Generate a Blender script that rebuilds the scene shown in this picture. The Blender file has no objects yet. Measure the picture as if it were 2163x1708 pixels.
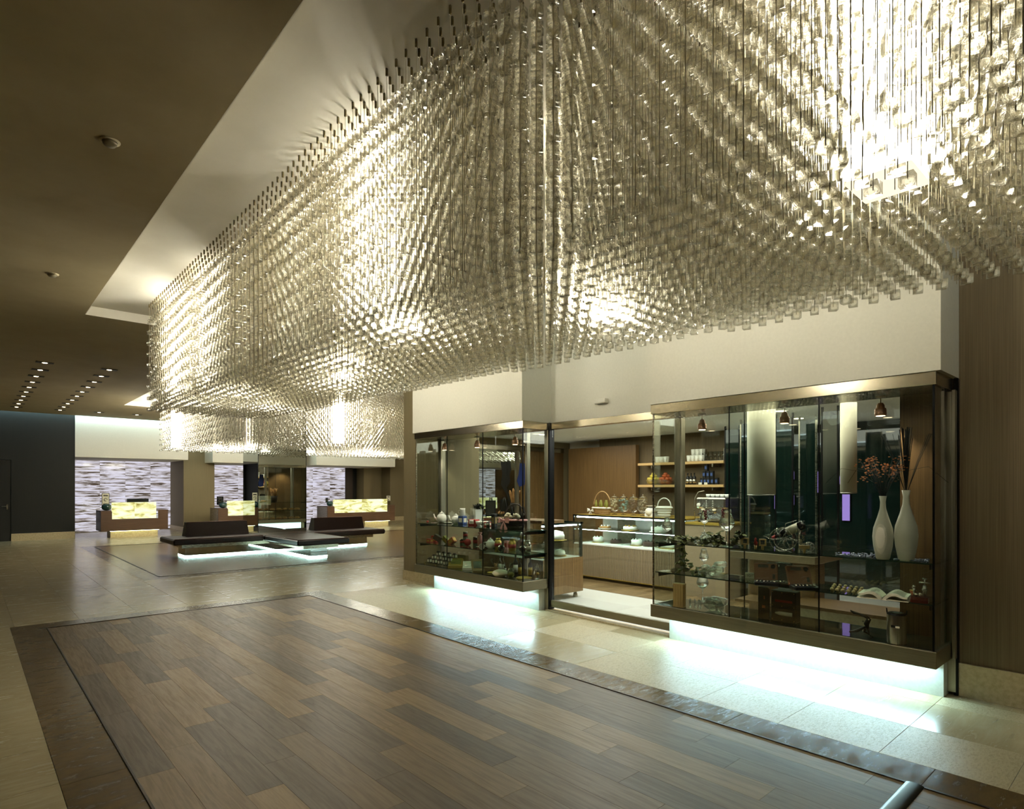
import bpy, math, random
from mathutils import Vector, Matrix
random.seed(7)
sc = bpy.context.scene
COL = sc.collection
# ------------------------------------------------------------------ camera
F, CX, HY, H = 1282.0, 1080.0, 1029.0, 1.6          # focal length, centre, horizon (px) and eye height (m)
TH = math.atan(1154 / F)
FW = Vector((math.sin(TH), math.cos(TH), 0)); RT = Vector((math.cos(TH), -math.sin(TH), 0))
cam = bpy.data.cameras.new('camera'); co = bpy.data.objects.new('camera', cam); COL.objects.link(co)
cam.sensor_width = 36; cam.sensor_fit = 'HORIZONTAL'; cam.lens = 36 * F / 2163
cam.shift_x = (2163 / 2 - CX) / 2163; cam.shift_y = (HY - 854) / 2163
cam.clip_start = 0.05; cam.clip_end = 200
co.location = (0, 0, H); co.rotation_euler = (math.pi / 2, 0, -TH)
sc.camera = co
# ------------------------------------------------------------------ world, exposure
w = bpy.data.worlds.new('world'); sc.world = w; w.use_nodes = True
w.node_tree.nodes['Background'].inputs[0].default_value = (0.9, 0.8, 0.6, 1)
w.node_tree.nodes['Background'].inputs[1].default_value = 0.02
sc.view_settings.view_transform = 'Standard'; sc.view_settings.look = 'None'
sc.view_settings.gamma = 1; sc.view_settings.use_curve_mapping = False
sc.view_settings.exposure = 0.14
cy = sc.cycles
cy.use_adaptive_sampling = True; cy.adaptive_threshold = 0.08
cy.max_bounces = 18; cy.diffuse_bounces = 3; cy.glossy_bounces = 4; cy.transmission_bounces = 16; cy.transparent_max_bounces = 40
cy.caustics_reflective = False; cy.caustics_refractive = True; cy.sample_clamp_indirect = 6.0; cy.sample_clamp_direct = 0
cy.blur_glossy = 0.3

def area(name, loc, size, rot, power, color):
    l = bpy.data.lights.new(name, 'AREA'); l.shape = 'RECTANGLE'; l.size, l.size_y = size
    l.energy = power; l.color = color
    o = bpy.data.objects.new(name, l); COL.objects.link(o); o.location = loc; o.rotation_euler = rot
    return o
def point(name, loc, power, color, r=0.05):
    l = bpy.data.lights.new(name, 'POINT'); l.energy = power; l.color = color; l.shadow_soft_size = r
    o = bpy.data.objects.new(name, l); COL.objects.link(o); o.location = loc
    return o
def spot(name, loc, power, color, ang=80):
    l = bpy.data.lights.new(name, 'SPOT'); l.energy = power; l.color = color; l.spot_size = math.radians(ang); l.spot_blend = 0.6; l.shadow_soft_size = 0.04
    o = bpy.data.objects.new(name, l); COL.objects.link(o); o.location = loc
    return o
WARM = (1, 0.84, 0.56); CYAN = (0.55, 0.88, 1.0); COOL = (0.8, 0.93, 1.0)
PI = math.pi
# LED troughs under the two show windows, on the far wall slot, over the shop fascia
area('sill_led_right', (5.49, 2.45, 0.268), (0.05, 2.35), (0, math.radians(38), 0), 27, CYAN)
area('sill_led_left', (5.49, 6.82, 0.268), (0.05, 2.3), (0, math.radians(38), 0), 25, CYAN)
area('sill_led_north', (8.5, 9.36, 0.262), (2.3, 0.20), (0, 0, 0), 30, CYAN)
area('far_slot_led', (2.0, 23.16, 4.0), (13.0, 0.1), (math.radians(45), 0, 0), 75, CYAN)
area('far_slot_led_east', (11.0, 23.12, 3.98), (5.0, 0.1), (math.radians(70), 0, 0), 50, CYAN)
area('fascia_slot_led', (4.93, 3.4, 4.0), (0.1, 11.5), (0, math.radians(-60), 0), 110, CYAN)
# cafe ceiling light
area('cafe_ceiling_light', (7.6, 5.2, 2.50), (2.6, 6.0), (0, 0, 0), 190, (1, .96, .86))
area('cafe_door_light', (6.5, 4.9, 2.50), (0.9, 1.6), (0, 0, 0), 60, COOL)
# general warm fill for the lobby, an unseen area lamp added behind the camera
area('lobby_fill_light', (-2.0, 1.0, 3.8), (3.0, 6.0), (0, 0, 0), 5, WARM)

# ------------------------------------------------------------------ helpers
def at(px, py, z):
    d = FW + RT * ((px - CX) / F) + Vector((0, 0, (HY - py) / F))
    return Vector((0, 0, H)) + d * ((z - H) / d.z)
def xat(px, Y):
    d = FW + RT * ((px - CX) / F); return d.x * Y / d.y
def yat(px, X):
    d = FW + RT * ((px - CX) / F); return d.y * X / d.x
def dep(p): return p[0] * FW.x + p[1] * FW.y

class MB:
    def __init__(s): s.v = []; s.f = []; s.sm = []
    def add(s, vs, fs, smooth=False, M=None):
        b = len(s.v)
        if M is not None: vs = [M @ Vector(v) for v in vs]
        s.v += [tuple(v) for v in vs]
        for f in fs: s.f.append(tuple(b + i for i in f)); s.sm.append(smooth)
        return s
    def box(s, x0, x1, y0, y1, z0, z1, M=None):
        vs = [(x, y, z) for z in (z0, z1) for y in (y0, y1) for x in (x0, x1)]
        return s.add(vs, [(0, 2, 3, 1), (4, 5, 7, 6), (0, 1, 5, 4), (2, 6, 7, 3), (0, 4, 6, 2), (1, 3, 7, 5)], False, M)
    def cb(s, c, d, M=None):
        return s.box(c[0] - d[0] / 2, c[0] + d[0] / 2, c[1] - d[1] / 2, c[1] + d[1] / 2, c[2] - d[2] / 2, c[2] + d[2] / 2, M)
    def bev(s, x0, x1, y0, y1, z0, z1, b, M=None):   # chamfered box
        vs = []; 
        for z, i in ((z0, b), (z0 + b, 0), (z1 - b, 0), (z1, b)):
            X0, X1, Y0, Y1 = x0 + i, x1 - i, y0 + i, y1 - i; c = b if i == 0 else b * .6
            vs += [(X0 + c, Y0, z), (X1 - c, Y0, z), (X1, Y0 + c, z), (X1, Y1 - c, z), (X1 - c, Y1, z), (X0 + c, Y1, z), (X0, Y1 - c, z), (X0, Y0 + c, z)]
        fs = [tuple(range(7, -1, -1)), tuple(range(24, 32))]
        for k in range(3):
            for i in range(8):
                j = (i + 1) % 8; fs.append((k * 8 + i, k * 8 + j, k * 8 + 8 + j, k * 8 + 8 + i))
        return s.add(vs, fs, False, M)
    def tube(s, pts, r, n=6, smooth=True, caps=True):
        pts = [Vector(p) for p in pts]; R = r if isinstance(r, (list, tuple)) else [r] * len(pts)
        vs = []; fs = []
        for i, p in enumerate(pts):
            t = (pts[min(i + 1, len(pts) - 1)] - pts[max(i - 1, 0)]); t = t.normalized() if t.length > 1e-9 else Vector((0, 0, 1))
            a = Vector((1, 0, 0)) if abs(t.x) < .8 else Vector((0, 1, 0)); u = t.cross(a).normalized(); w_ = t.cross(u)
            for k in range(n):
                g = 2 * PI * k / n; vs.append(p + (u * math.cos(g) + w_ * math.sin(g)) * R[i])
        for i in range(len(pts) - 1):
            for k in range(n):
                j = (k + 1) % n; fs.append((i * n + k, i * n + j, (i + 1) * n + j, (i + 1) * n + k))
        if caps: fs.append(tuple(range(n - 1, -1, -1))); fs.append(tuple((len(pts) - 1) * n + k for k in range(n)))
        return s.add(vs, fs, smooth)
    def lathe(s, prof, n=20, c=(0, 0, 0), M=None, smooth=True):
        vs = []; fs = []
        for r, z in prof:
            for k in range(n):
                g = 2 * PI * k / n; vs.append((c[0] + r * math.cos(g), c[1] + r * math.sin(g), c[2] + z))
        for i in range(len(prof) - 1):
            for k in range(n):
                j = (k + 1) % n; fs.append((i * n + k, i * n + j, (i + 1) * n + j, (i + 1) * n + k))
        if prof[0][0] > 1e-4: fs.append(tuple(range(n - 1, -1, -1)))
        if prof[-1][0] > 1e-4: fs.append(tuple((len(prof) - 1) * n + k for k in range(n)))
        return s.add(vs, fs, smooth, M)
    def ball(s, c, r, n=10, sx=1, sy=1, sz=1):
        m = n // 2 + 1
        prof = [(max(r * math.sin(PI * i / m), 1e-5), -r * math.cos(PI * i / m)) for i in range(m + 1)]
        return s.lathe(prof, n, (0, 0, 0), Matrix.Translation(Vector(c)) @ Matrix.Diagonal((sx, sy, sz, 1)))
    def mesh(s, name):
        me = bpy.data.meshes.new(name); me.from_pydata(s.v, [], s.f); me.update()
        if any(s.sm): me.polygons.foreach_set('use_smooth', s.sm)
        return me
def put(name, mb, mat, parent=None, loc=None, rz=0):
    me = mb.mesh(name) if isinstance(mb, MB) else mb
    if mat is not None and not me.materials: me.materials.append(mat)
    o = bpy.data.objects.new(name, me); COL.objects.link(o)
    if parent: o.parent = parent
    if loc is not None: o.location = loc
    if rz: o.rotation_euler = (0, 0, rz)
    return o
def tag(o, label, cat, group=None, kind=None):
    o['label'] = label; o['category'] = cat
    if group: o['group'] = group
    if kind: o['kind'] = kind
    return o
def thing(name, label, cat, loc=(0, 0, 0), rz=0, group=None):
    o = bpy.data.objects.new(name, None); COL.objects.link(o); o.location = loc; o.rotation_euler = (0, 0, rz)
    o.empty_display_size = .05
    return tag(o, label, cat, group)
def struct(name, mb, mat, parent=None):
    o = put(name, mb, mat, parent)
    if parent is None: o['kind'] = 'structure'
    return o
def kids(o): return list(o.children)
def dup(o, loc=None, rz=None, label=None, group=None, parent=None, scale=None):
    c = o.copy(); COL.objects.link(c)
    if parent: c.parent = parent; c.matrix_parent_inverse = o.matrix_parent_inverse
    for ch in kids(o): dup(ch, parent=c)
    if loc is not None: c.location = loc
    if rz is not None: c.rotation_euler = (0, 0, rz)
    if label: c['label'] = label
    if group: c['group'] = group
    if scale: c.scale = scale
    return c
ORD = ['first', 'second', 'third', 'fourth', 'fifth', 'sixth', 'seventh', 'eighth', 'ninth', 'tenth', 'eleventh', 'twelfth', 'thirteenth', 'fourteenth']

# ------------------------------------------------------------------ materials
def lin(c): return tuple(((v / 255) / 12.92 if v / 255 <= .04045 else ((v / 255 + .055) / 1.055) ** 2.4) for v in c) + (1,)
MATS = {}
def mat(name, rgb=(200, 200, 200), rough=.5, metal=0, spec=.5, trans=0, ior=1.45, coat=0):
    if name in MATS: return MATS[name]
    m = bpy.data.materials.new(name); m.use_nodes = True; MATS[name] = m
    b = m.node_tree.nodes['Principled BSDF']
    b.inputs['Base Color'].default_value = lin(rgb); b.inputs['Roughness'].default_value = rough; b.inputs['Metallic'].default_value = metal
    b.inputs['IOR'].default_value = ior; b.inputs['Specular IOR Level'].default_value = spec; b.inputs['Transmission Weight'].default_value = trans
    b.inputs['Coat Weight'].default_value = coat
    m.diffuse_color = lin(rgb)
    return m
def nd(m, t, **kw):
    n = m.node_tree.nodes.new(t)
    for k, v in kw.items():
        if k.startswith('i_'): n.inputs[int(k[2:]) if k[2:].isdigit() else k[2:]].default_value = v
        else: setattr(n, k, v)
    return n
def lk(m, a, b): m.node_tree.links.new(a, b)
def ramp(m, stops, fac):
    r = nd(m, 'ShaderNodeValToRGB'); e = r.color_ramp.elements
    while len(e) < len(stops): e.new(.5)
    for i, (p, c) in enumerate(stops): e[i].position = p; e[i].color = lin(c)
    lk(m, fac, r.inputs[0]); return r
def noisy(name, stops, scale=(1, 1, 1), nscale=5, detail=5, rough=.5, rrange=None, bump=0, metal=0, coords='Object', dist=0.0, spec=.5, objcolor=False, nrough=.6, rnd=True, coat=0):
    if name in MATS: return MATS[name]
    m = mat(name, stops[len(stops) // 2][1], rough, metal, spec, coat=coat); b = m.node_tree.nodes['Principled BSDF']
    tc = nd(m, 'ShaderNodeTexCoord'); mp = nd(m, 'ShaderNodeMapping'); mp.inputs['Scale'].default_value = scale
    lk(m, tc.outputs[coords], mp.inputs[0])
    vec = mp.outputs[0]
    if rnd:
        oi = nd(m, 'ShaderNodeObjectInfo'); ml = nd(m, 'ShaderNodeMath', operation='MULTIPLY', i_1=37.0); lk(m, oi.outputs['Random'], ml.inputs[0])
        cx = nd(m, 'ShaderNodeCombineXYZ'); 
        for i in range(3): lk(m, ml.outputs[0], cx.inputs[i])
        ad = nd(m, 'ShaderNodeVectorMath', operation='ADD'); lk(m, vec, ad.inputs[0]); lk(m, cx.outputs[0], ad.inputs[1]); vec = ad.outputs[0]
    n = nd(m, 'ShaderNodeTexNoise'); n.inputs['Scale'].default_value = nscale; n.inputs['Detail'].default_value = detail; n.inputs['Roughness'].default_value = nrough; n.inputs['Distortion'].default_value = dist
    lk(m, vec, n.inputs['Vector'])
    r = ramp(m, stops, n.outputs[0])
    out = r.outputs[0]
    if objcolor:
        oi2 = nd(m, 'ShaderNodeObjectInfo'); mx = nd(m, 'ShaderNodeMixRGB', blend_type='MULTIPLY'); mx.inputs[0].default_value = 1
        lk(m, out, mx.inputs[1]); lk(m, oi2.outputs['Color'], mx.inputs[2]); out = mx.outputs[0]
    lk(m, out, b.inputs['Base Color'])
    if rrange:
        mr = nd(m, 'ShaderNodeMapRange'); mr.inputs['To Min'].default_value = rrange[0]; mr.inputs['To Max'].default_value = rrange[1]
        mr.inputs['From Min'].default_value = .35; mr.inputs['From Max'].default_value = .65
        lk(m, n.outputs[0], mr.inputs[0]); lk(m, mr.outputs[0], b.inputs['Roughness'])
    if bump:
        bp = nd(m, 'ShaderNodeBump'); bp.inputs['Strength'].default_value = bump; bp.inputs['Distance'].default_value = .01
        lk(m, n.outputs[0], bp.inputs['Height']); lk(m, bp.outputs[0], b.inputs['Normal'])
    return m
def emit(name, rgb, strength):
    if name in MATS: return MATS[name]
    m = bpy.data.materials.new(name); m.use_nodes = True; MATS[name] = m; nt = m.node_tree; nt.nodes.clear()
    e = nd(m, 'ShaderNodeEmission'); e.inputs[0].default_value = lin(rgb); e.inputs[1].default_value = strength
    o = nd(m, 'ShaderNodeOutputMaterial'); lk(m, e.outputs[0], o.inputs[0]); return m
def pane_mat(name, tint=(236, 246, 240), refl=1.0, rough=0.0, ior=1.5):
    if name in MATS: return MATS[name]
    m = bpy.data.materials.new(name); m.use_nodes = True; MATS[name] = m; m.node_tree.nodes.clear()
    t = nd(m, 'ShaderNodeBsdfTransparent'); t.inputs[0].default_value = lin(tint)
    g = nd(m, 'ShaderNodeBsdfGlossy'); g.inputs['Roughness'].default_value = rough
    fr = nd(m, 'ShaderNodeLayerWeight'); fr.inputs[0].default_value = .5
    pw_ = nd(m, 'ShaderNodeMath', operation='POWER', i_1=5.0); lk(m, fr.outputs['Facing'], pw_.inputs[0])
    f0 = ((ior - 1) / (ior + 1)) ** 2
    ml = nd(m, 'ShaderNodeMath', operation='MULTIPLY_ADD', use_clamp=True); ml.inputs[1].default_value = (1 - f0) * refl; ml.inputs[2].default_value = f0 * refl
    lk(m, pw_.outputs[0], ml.inputs[0])
    mx = nd(m, 'ShaderNodeMixShader'); lk(m, ml.outputs[0], mx.inputs[0]); lk(m, t.outputs[0], mx.inputs[1]); lk(m, g.outputs[0], mx.inputs[2])
    o = nd(m, 'ShaderNodeOutputMaterial'); lk(m, mx.outputs[0], o.inputs[0]); return m
def crystal_mat(name='crystal_glass', f=None, c=(.99, .985, .965, 1)):
    m = bpy.data.materials.new(name); MATS[name] = m; m.use_nodes = True; m.node_tree.nodes.clear()
    t = nd(m, 'ShaderNodeBsdfTransparent'); t.inputs[0].default_value = (.98, .97, .93, 1)
    g = nd(m, 'ShaderNodeBsdfGlass'); g.inputs['Roughness'].default_value = .0; g.inputs['IOR'].default_value = 1.5; g.inputs[0].default_value = c
    mx = nd(m, 'ShaderNodeMixShader'); mx.inputs[0].default_value = CRYS if f is None else f; lk(m, t.outputs[0], mx.inputs[1]); lk(m, g.outputs[0], mx.inputs[2])
    o = nd(m, 'ShaderNodeOutputMaterial'); lk(m, mx.outputs[0], o.inputs[0])
    return m
CRYS = .5
M_crys = crystal_mat()
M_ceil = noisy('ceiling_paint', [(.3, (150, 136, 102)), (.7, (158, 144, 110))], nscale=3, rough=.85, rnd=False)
M_cove = noisy('cove_lit_tone', [(.3, (234, 229, 214)), (.7, (240, 235, 221))], nscale=3, rough=.8, rnd=False)  # recess toned lighter than the ceiling, its lamp light put into the colour
M_cream = noisy('cream_plaster', [(.3, (226, 222, 206)), (.7, (232, 228, 212))], nscale=40, rough=.8, rnd=False)
M_fabric = noisy('striated_wallcovering', [(.3, (94, 80, 56)), (.5, (108, 93, 66)), (.7, (122, 105, 76))], scale=(60, 60, .35), nscale=3, detail=4, rough=.7, rnd=False)
M_dwall = noisy('dark_wallcovering', [(.3, (19, 20, 14)), (.7, (28, 27, 19))], scale=(60, 60, .35), nscale=3, rough=.7, rnd=False)
M_pillar = noisy('taupe_wallcovering', [(.3, (120, 108, 78)), (.7, (134, 120, 88))], scale=(60, 60, .35), nscale=3, rough=.7, rnd=False)
M_trav = noisy('travertine', [(.25, (136, 120, 88)), (.45, (170, 156, 120)), (.75, (190, 178, 146))], scale=(1.2, 7, 7), nscale=2.2, detail=9, nrough=.72, rough=.2, rrange=(.30, .17), bump=.04, dist=.6)
M_travr = noisy('travertine_brushed', [(.3, (150, 134, 98)), (.5, (186, 172, 136)), (.75, (206, 196, 164))], scale=(6, 16, 10), nscale=5, detail=9, nrough=.75, rough=.32, rrange=(.46, .26), bump=.35, dist=.4)
M_bord = noisy('brown_limestone', [(.3, (76, 62, 38)), (.55, (100, 82, 52)), (.8, (120, 101, 68))], scale=(2, 6, 6), nscale=3, detail=9, nrough=.7, rough=.2, rrange=(.3, .14), bump=.08)
M_stone = noisy('limestone_base', [(.3, (176, 158, 118)), (.6, (202, 186, 148))], nscale=30, detail=6, rough=.45, bump=.05, rnd=False)
M_grout = mat('grout', (92, 82, 60), .8)
M_wood = noisy('plank_wood', [(.25, (188, 180, 168)), (.45, (212, 206, 196)), (.6, (230, 226, 218)), (.75, (206, 200, 188))], scale=(16, 1.0, 5), nscale=2.6, detail=7, nrough=.65, rough=.44, rrange=(.48, .36), spec=.55, objcolor=True, dist=.7)
M_wood2 = noisy('far_plank_wood', [(.3, (84, 68, 44)), (.5, (112, 92, 62)), (.7, (136, 112, 78))], scale=(.7, 5.2, 1), nscale=1.6, detail=4, rough=.25, rnd=False)
M_steel = noisy('brushed_steel', [(.3, (150, 142, 122)), (.7, (176, 168, 148))], scale=(3, 3, 80), nscale=4, rough=.28, metal=1, rrange=(.22, .34))
M_sill = noisy('brushed_bronze_steel', [(.3, (128, 120, 98)), (.7, (146, 138, 114))], scale=(2, 1, 60), nscale=3, rough=.36, metal=.75, rrange=(.32, .42))
M_header = noisy('polished_header_steel', [(.3, (170, 160, 138)), (.7, (192, 182, 158))], scale=(2, 1, 60), nscale=3, rough=.22, metal=1)
M_post = noisy('vertical_grain_steel', [(.3, (150, 142, 122)), (.7, (172, 164, 144))], scale=(70, 70, .4), nscale=4, rough=.32, metal=.8)
M_black = mat('black_metal', (14, 14, 13), .35, .6)
M_edge = mat('bronze_edging', (58, 50, 38), .35, .9)
M_blk = mat('black_plastic', (12, 12, 12), .4)
M_glass = pane_mat('clear_pane', (248, 251, 248), 2.2)
M_shelf = pane_mat('shelf_glass', (206, 226, 214), 1.2)
M_edgeg = mat('green_glass_edge', (30, 58, 48), .1, 0, .6)
M_ware = crystal_mat('drinking_glass', .6, (.99, 1, .99, 1))
M_mirror = mat('mirror', (206, 212, 206), .01, 1)
M_tint = mat('dark_green_glass', (10, 26, 22), .04, 0, 1.0)
M_deck = mat('dark_glass_deck', (40, 44, 36), .04, 0, 1.0)
M_leather = noisy('dark_leather', [(.3, (34, 20, 16)), (.7, (46, 28, 22))], nscale=90, detail=3, rough=.38, bump=.15)
M_desk = noisy('walnut_veneer', [(.3, (76, 54, 36)), (.5, (88, 63, 42)), (.7, (98, 72, 50))], scale=(1, 1, 22), nscale=3, detail=6, rough=.4)
M_panel = noisy('brown_wood_panel', [(.3, (94, 70, 40)), (.5, (112, 85, 49)), (.7, (126, 97, 58))], scale=(26, 26, .5), nscale=3, detail=4, rough=.45)
M_counter = mat('counter_veneer', (150, 132, 104), .45)
M_white = mat('white_ceramic', (235, 232, 220), .25)
M_vase = mat('matt_white_porcelain', (222, 218, 202), .55)
M_lampglass = emit('lamp_glow', (255, 250, 234), 48.0)
M_plate = emit('lamp_end_plate_glow', (250, 238, 205), 1.2)
M_hole = mat('lamp_vent_hole', (70, 60, 40), .6)
M_led = emit('led_strip', (214, 246, 255), 5.0)
M_case = emit('case_light_tube', (226, 244, 255), 38.0)
M_down = emit('downlight_glow', (255, 232, 190), 14.0)
M_shade = mat('cream_shade_fabric', (236, 226, 200), .8)
M_cake = mat('cream_icing', (240, 236, 222), .6); M_choc = mat('chocolate', (48, 30, 22), .4)
M_bread = noisy('bread_crust', [(.3, (150, 96, 48)), (.7, (204, 158, 98))], nscale=14, rough=.7)
M_wick = noisy('dark_wicker', [(.3, (28, 22, 16)), (.7, (56, 42, 28))], nscale=60, rough=.6, bump=.4)
M_wickl = noisy('light_wicker', [(.3, (150, 116, 70)), (.7, (188, 152, 100))], nscale=60, rough=.6, bump=.3)
M_leaf = noisy('vine_leaf', [(.3, (52, 62, 26)), (.7, (112, 118, 56))], nscale=12, rough=.6)
M_dleaf = mat('dark_reed', (20, 24, 16), .6)
M_red = mat('red_card', (156, 30, 26), .5); M_pink = mat('pink_satin', (224, 160, 156), .35); M_gold = mat('gold_foil', (178, 148, 62), .35, .5)
M_olive = mat('gold_green_card', (128, 124, 48), .45); M_orange = mat('orange_card', (176, 96, 48), .5); M_blue = mat('blue_card', (60, 84, 140), .5)
M_kraft = mat('kraft_card', (140, 118, 74), .6); M_tin = mat('silver_tin', (190, 186, 176), .25, 1); M_goldt = mat('brass_tin', (190, 160, 84), .28, 1)
M_purple = emit('purple_light', (190, 156, 255), 1.0)
M_grape = mat('red_grape', (110, 18, 24), .35); M_wlight = mat('pale_wood', (200, 164, 108), .5)
M_paper = mat('paper', (232, 226, 206), .7); M_ink = mat('ink', (70, 66, 58), .7); M_screen = mat('dark_screen', (20, 22, 24), .2)
M_cardboard = mat('tan_leather', (120, 66, 40), .55)

def onyx(name, stops, strength, scale, nscale=1.2):
    m = bpy.data.materials.new(name); m.use_nodes = True; m.node_tree.nodes.clear()
    tc = nd(m, 'ShaderNodeTexCoord'); mp = nd(m, 'ShaderNodeMapping'); mp.inputs['Scale'].default_value = scale
    oi = nd(m, 'ShaderNodeObjectInfo'); ml = nd(m, 'ShaderNodeMath', operation='MULTIPLY', i_1=53.0); lk(m, oi.outputs['Random'], ml.inputs[0])
    cxx = nd(m, 'ShaderNodeCombineXYZ'); lk(m, ml.outputs[0], cxx.inputs[0]); lk(m, ml.outputs[0], cxx.inputs[2])
    lk(m, tc.outputs['Object'], mp.inputs[0]); ad = nd(m, 'ShaderNodeVectorMath', operation='ADD'); lk(m, mp.outputs[0], ad.inputs[0]); lk(m, cxx.outputs[0], ad.inputs[1])
    n = nd(m, 'ShaderNodeTexNoise'); n.inputs['Scale'].default_value = nscale; n.inputs['Detail'].default_value = 7; n.inputs['Roughness'].default_value = .62; n.inputs['Distortion'].default_value = .7
    lk(m, ad.outputs[0], n.inputs['Vector']); r = ramp(m, stops, n.outputs[0])
    e = nd(m, 'ShaderNodeEmission'); e.inputs[1].default_value = strength; lk(m, r.outputs[0], e.inputs[0])
    g = nd(m, 'ShaderNodeBsdfGlossy'); g.inputs['Roughness'].default_value = .1
    mx = nd(m, 'ShaderNodeMixShader'); mx.inputs[0].default_value = .06; lk(m, e.outputs[0], mx.inputs[1]); lk(m, g.outputs[0], mx.inputs[2])
    o = nd(m, 'ShaderNodeOutputMaterial'); lk(m, mx.outputs[0], o.inputs[0]); return m
M_onyx = onyx('backlit_white_onyx', [(.39, (70, 58, 46)), (.46, (160, 150, 146)), (.51, (208, 204, 214)), (.62, (226, 224, 244))], .95, (.8, 1, 9.5), 1.9)
M_ony2 = onyx('backlit_yellow_onyx', [(.36, (140, 128, 60)), (.45, (206, 202, 128)), (.54, (238, 240, 190)), (.8, (248, 250, 226))], 1.35, (1.2, 1, 4), 1.6)

# ================================================================== SETTING: floor
floor = struct('floor', MB().box(-7, 26, -3, 30, -.30, -.012), M_grout)
def tint(o, c): o.color = lin(c); return o
TONES = [(94, 76, 46), (102, 82, 49), (116, 94, 56), (130, 106, 64), (142, 117, 72), (150, 124, 78)]
pw, px0, L0 = .1932, .70, 1.2
_pm = {}
def plank_mesh(L):
    k = round(L, 3)
    if k not in _pm:
        g = .0004; _pm[k] = MB().bev(g, pw - g, g, L - g, -.012, 0, .0005).mesh('plank'); _pm[k].materials.append(M_wood)
    return _pm[k]
rp = random.Random(12)
def plank_field(ya, yb):
    for i in range(16):
        last = None
        j0 = 5.96 + .3 * (i - 7); k0 = math.floor((ya - j0) / L0)
        for k in range(k0, k0 + 12):
            a = max(j0 + L0 * k, ya); b = min(j0 + L0 * (k + 1), yb)
            if b - a < .02: continue
            o = put('plank', plank_mesh(b - a), None, floor, (px0 + pw * i, a, 0))
            t = rp.choices(range(6), [3, 3, 3, 3, 3, 2])[0]
            tint(o, TONES[t])
plank_field(1.02, 8.66); plank_field(-1.2, .93)
# far carpet of planks in front of the desks (one field, boards too small to pick apart)
fp = MB(); y = 12.31; i = 0
while y < 19.6:
    x = 2.6 - (i % 4) * .3
    while x < 12:
        a = max(x, 2.6); b = min(x + 1.2, 12)
        if b > a: fp.box(a + .002, b - .002, y + .002, y + .188, -.012, 0)
        x += 1.2
    y += .19; i += 1
o = put('planks', fp, M_wood2, floor); o['kind'] = 'stuff'
# stone borders round both wood fields
def border(x0, x1, y0, y1, n, along, m=M_bord):
    for k in range(n):
        a = k / n; b = (k + 1) / n
        if along == 'y': q = (x0, x1, y0 + (y1 - y0) * a, y0 + (y1 - y0) * b)
        else: q = (x0 + (x1 - x0) * a, x0 + (x1 - x0) * b, y0, y1)
        put('border_tile', MB().bev(q[0] - (q[0] + q[1]) / 2 + .001, q[1] - (q[0] + q[1]) / 2 - .001, q[2] - (q[2] + q[3]) / 2 + .001, q[3] - (q[2] + q[3]) / 2 - .001, -.012, 0, .001), m, floor, ((q[0] + q[1]) / 2, (q[2] + q[3]) / 2, 0))
border(3.80, 4.10, .95, 8.98, 7, 'y'); border(3.80, 4.10, -1.2, .95, 2, 'y')
border(.38, .69, .95, 8.67, 5, 'y'); border(.38, .69, -1.2, .95, 2, 'y')
border(.38, 3.80, 8.67, 8.98, 5, 'x')
border(2.29, 12.3, 11.98, 12.29, 12, 'x'); border(2.29, 2.58, 12.29, 19.9, 9, 'y'); border(2.58, 12.3, 19.6, 19.9, 10, 'x')
for n, q in (('edging_strip', (3.785, 3.802, .97, 8.68)), ('edging_strip', (.688, .703, .97, 8.68)), ('edging_strip', (.688, 3.802, 8.66, 8.68)), ('edging_strip', (3.785, 3.802, -1.2, .93)), ('edging_strip', (.688, .703, -1.2, .93)),
             ('edging_strip', (2.575, 2.605, 12.28, 19.6)), ('edging_strip', (2.575, 12.0, 12.28, 12.31))):
    put(n, MB().bev(q[0], q[1], q[2], q[3], -.01, .006, .002), M_edge, floor)
div = MB(); vs = []
for yy in (0, 1):
    pass
prof = [(-.045, 0), (-.04, .006), (-.02, .011), (0, .012), (.02, .011), (.04, .006), (.045, 0)]
div.add([(x, .975 + p, z) for x in (.70, 3.80) for p, z in prof], [(i, i + 7, i + 8, i + 1) for i in range(6)], True)
put('divider_bar', div, mat('dark_divider_steel', (84, 86, 80), .3, .8), floor)
# travertine tiles
_tm = {}
def tile(x0, x1, y0, y1, m):
    k = (round(x1 - x0, 3), round(y1 - y0, 3), m.name)
    if k not in _tm:
        w_, h_ = (x1 - x0) / 2, (y1 - y0) / 2; _tm[k] = MB().bev(-w_ + .0011, w_ - .0011, -h_ + .0011, h_ - .0011, -.012, 0, .001).mesh('tile'); _tm[k].materials.append(m)
    put('tile', _tm[k], None, floor, ((x0 + x1) / 2, (y0 + y1) / 2, 0))
T = .6125; rt = random.Random(4); ntile = 0
far = MB()
def tiles(x0, x1, y0, y1, ox, oy, single=True):
    global ntile
    xs = [x0] + [ox + T * k for k in range(-40, 40) if x0 + .02 < ox + T * k < x1 - .02] + [x1]
    ys = [y0] + [oy + T * k for k in range(-60, 60) if y0 + .02 < oy + T * k < y1 - .02] + [y1]
    for a, b in zip(xs, xs[1:]):
        for c, d in zip(ys, ys[1:]):
            if single: tile(a, b, c, d, M_travr if (rt.random() < .8 and a > 4 and c < 8.5) else M_trav); ntile += 1
            else: far.box(a + .001, b - .001, c + .001, d - .001, -.012, 0)
tiles(4.10, 5.56, .33, 8.98, 4.10, 1.24)
tiles(-.84, .38, 1.5, 8.98, .42 - T, 8.98)
tiles(-.2, 5.72, 8.98, 11.98, .42, 8.98)
tiles(-.2, 2.29, 11.98, 16.3, .42, 8.98)
tiles(-7, -.2, 8.98, 24.0, .42, 8.98, False); tiles(-7, -.84, -3, 8.98, .42, 8.98, False); tiles(-.84, .38, -3, 1.5, .42, 8.98, False)
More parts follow.
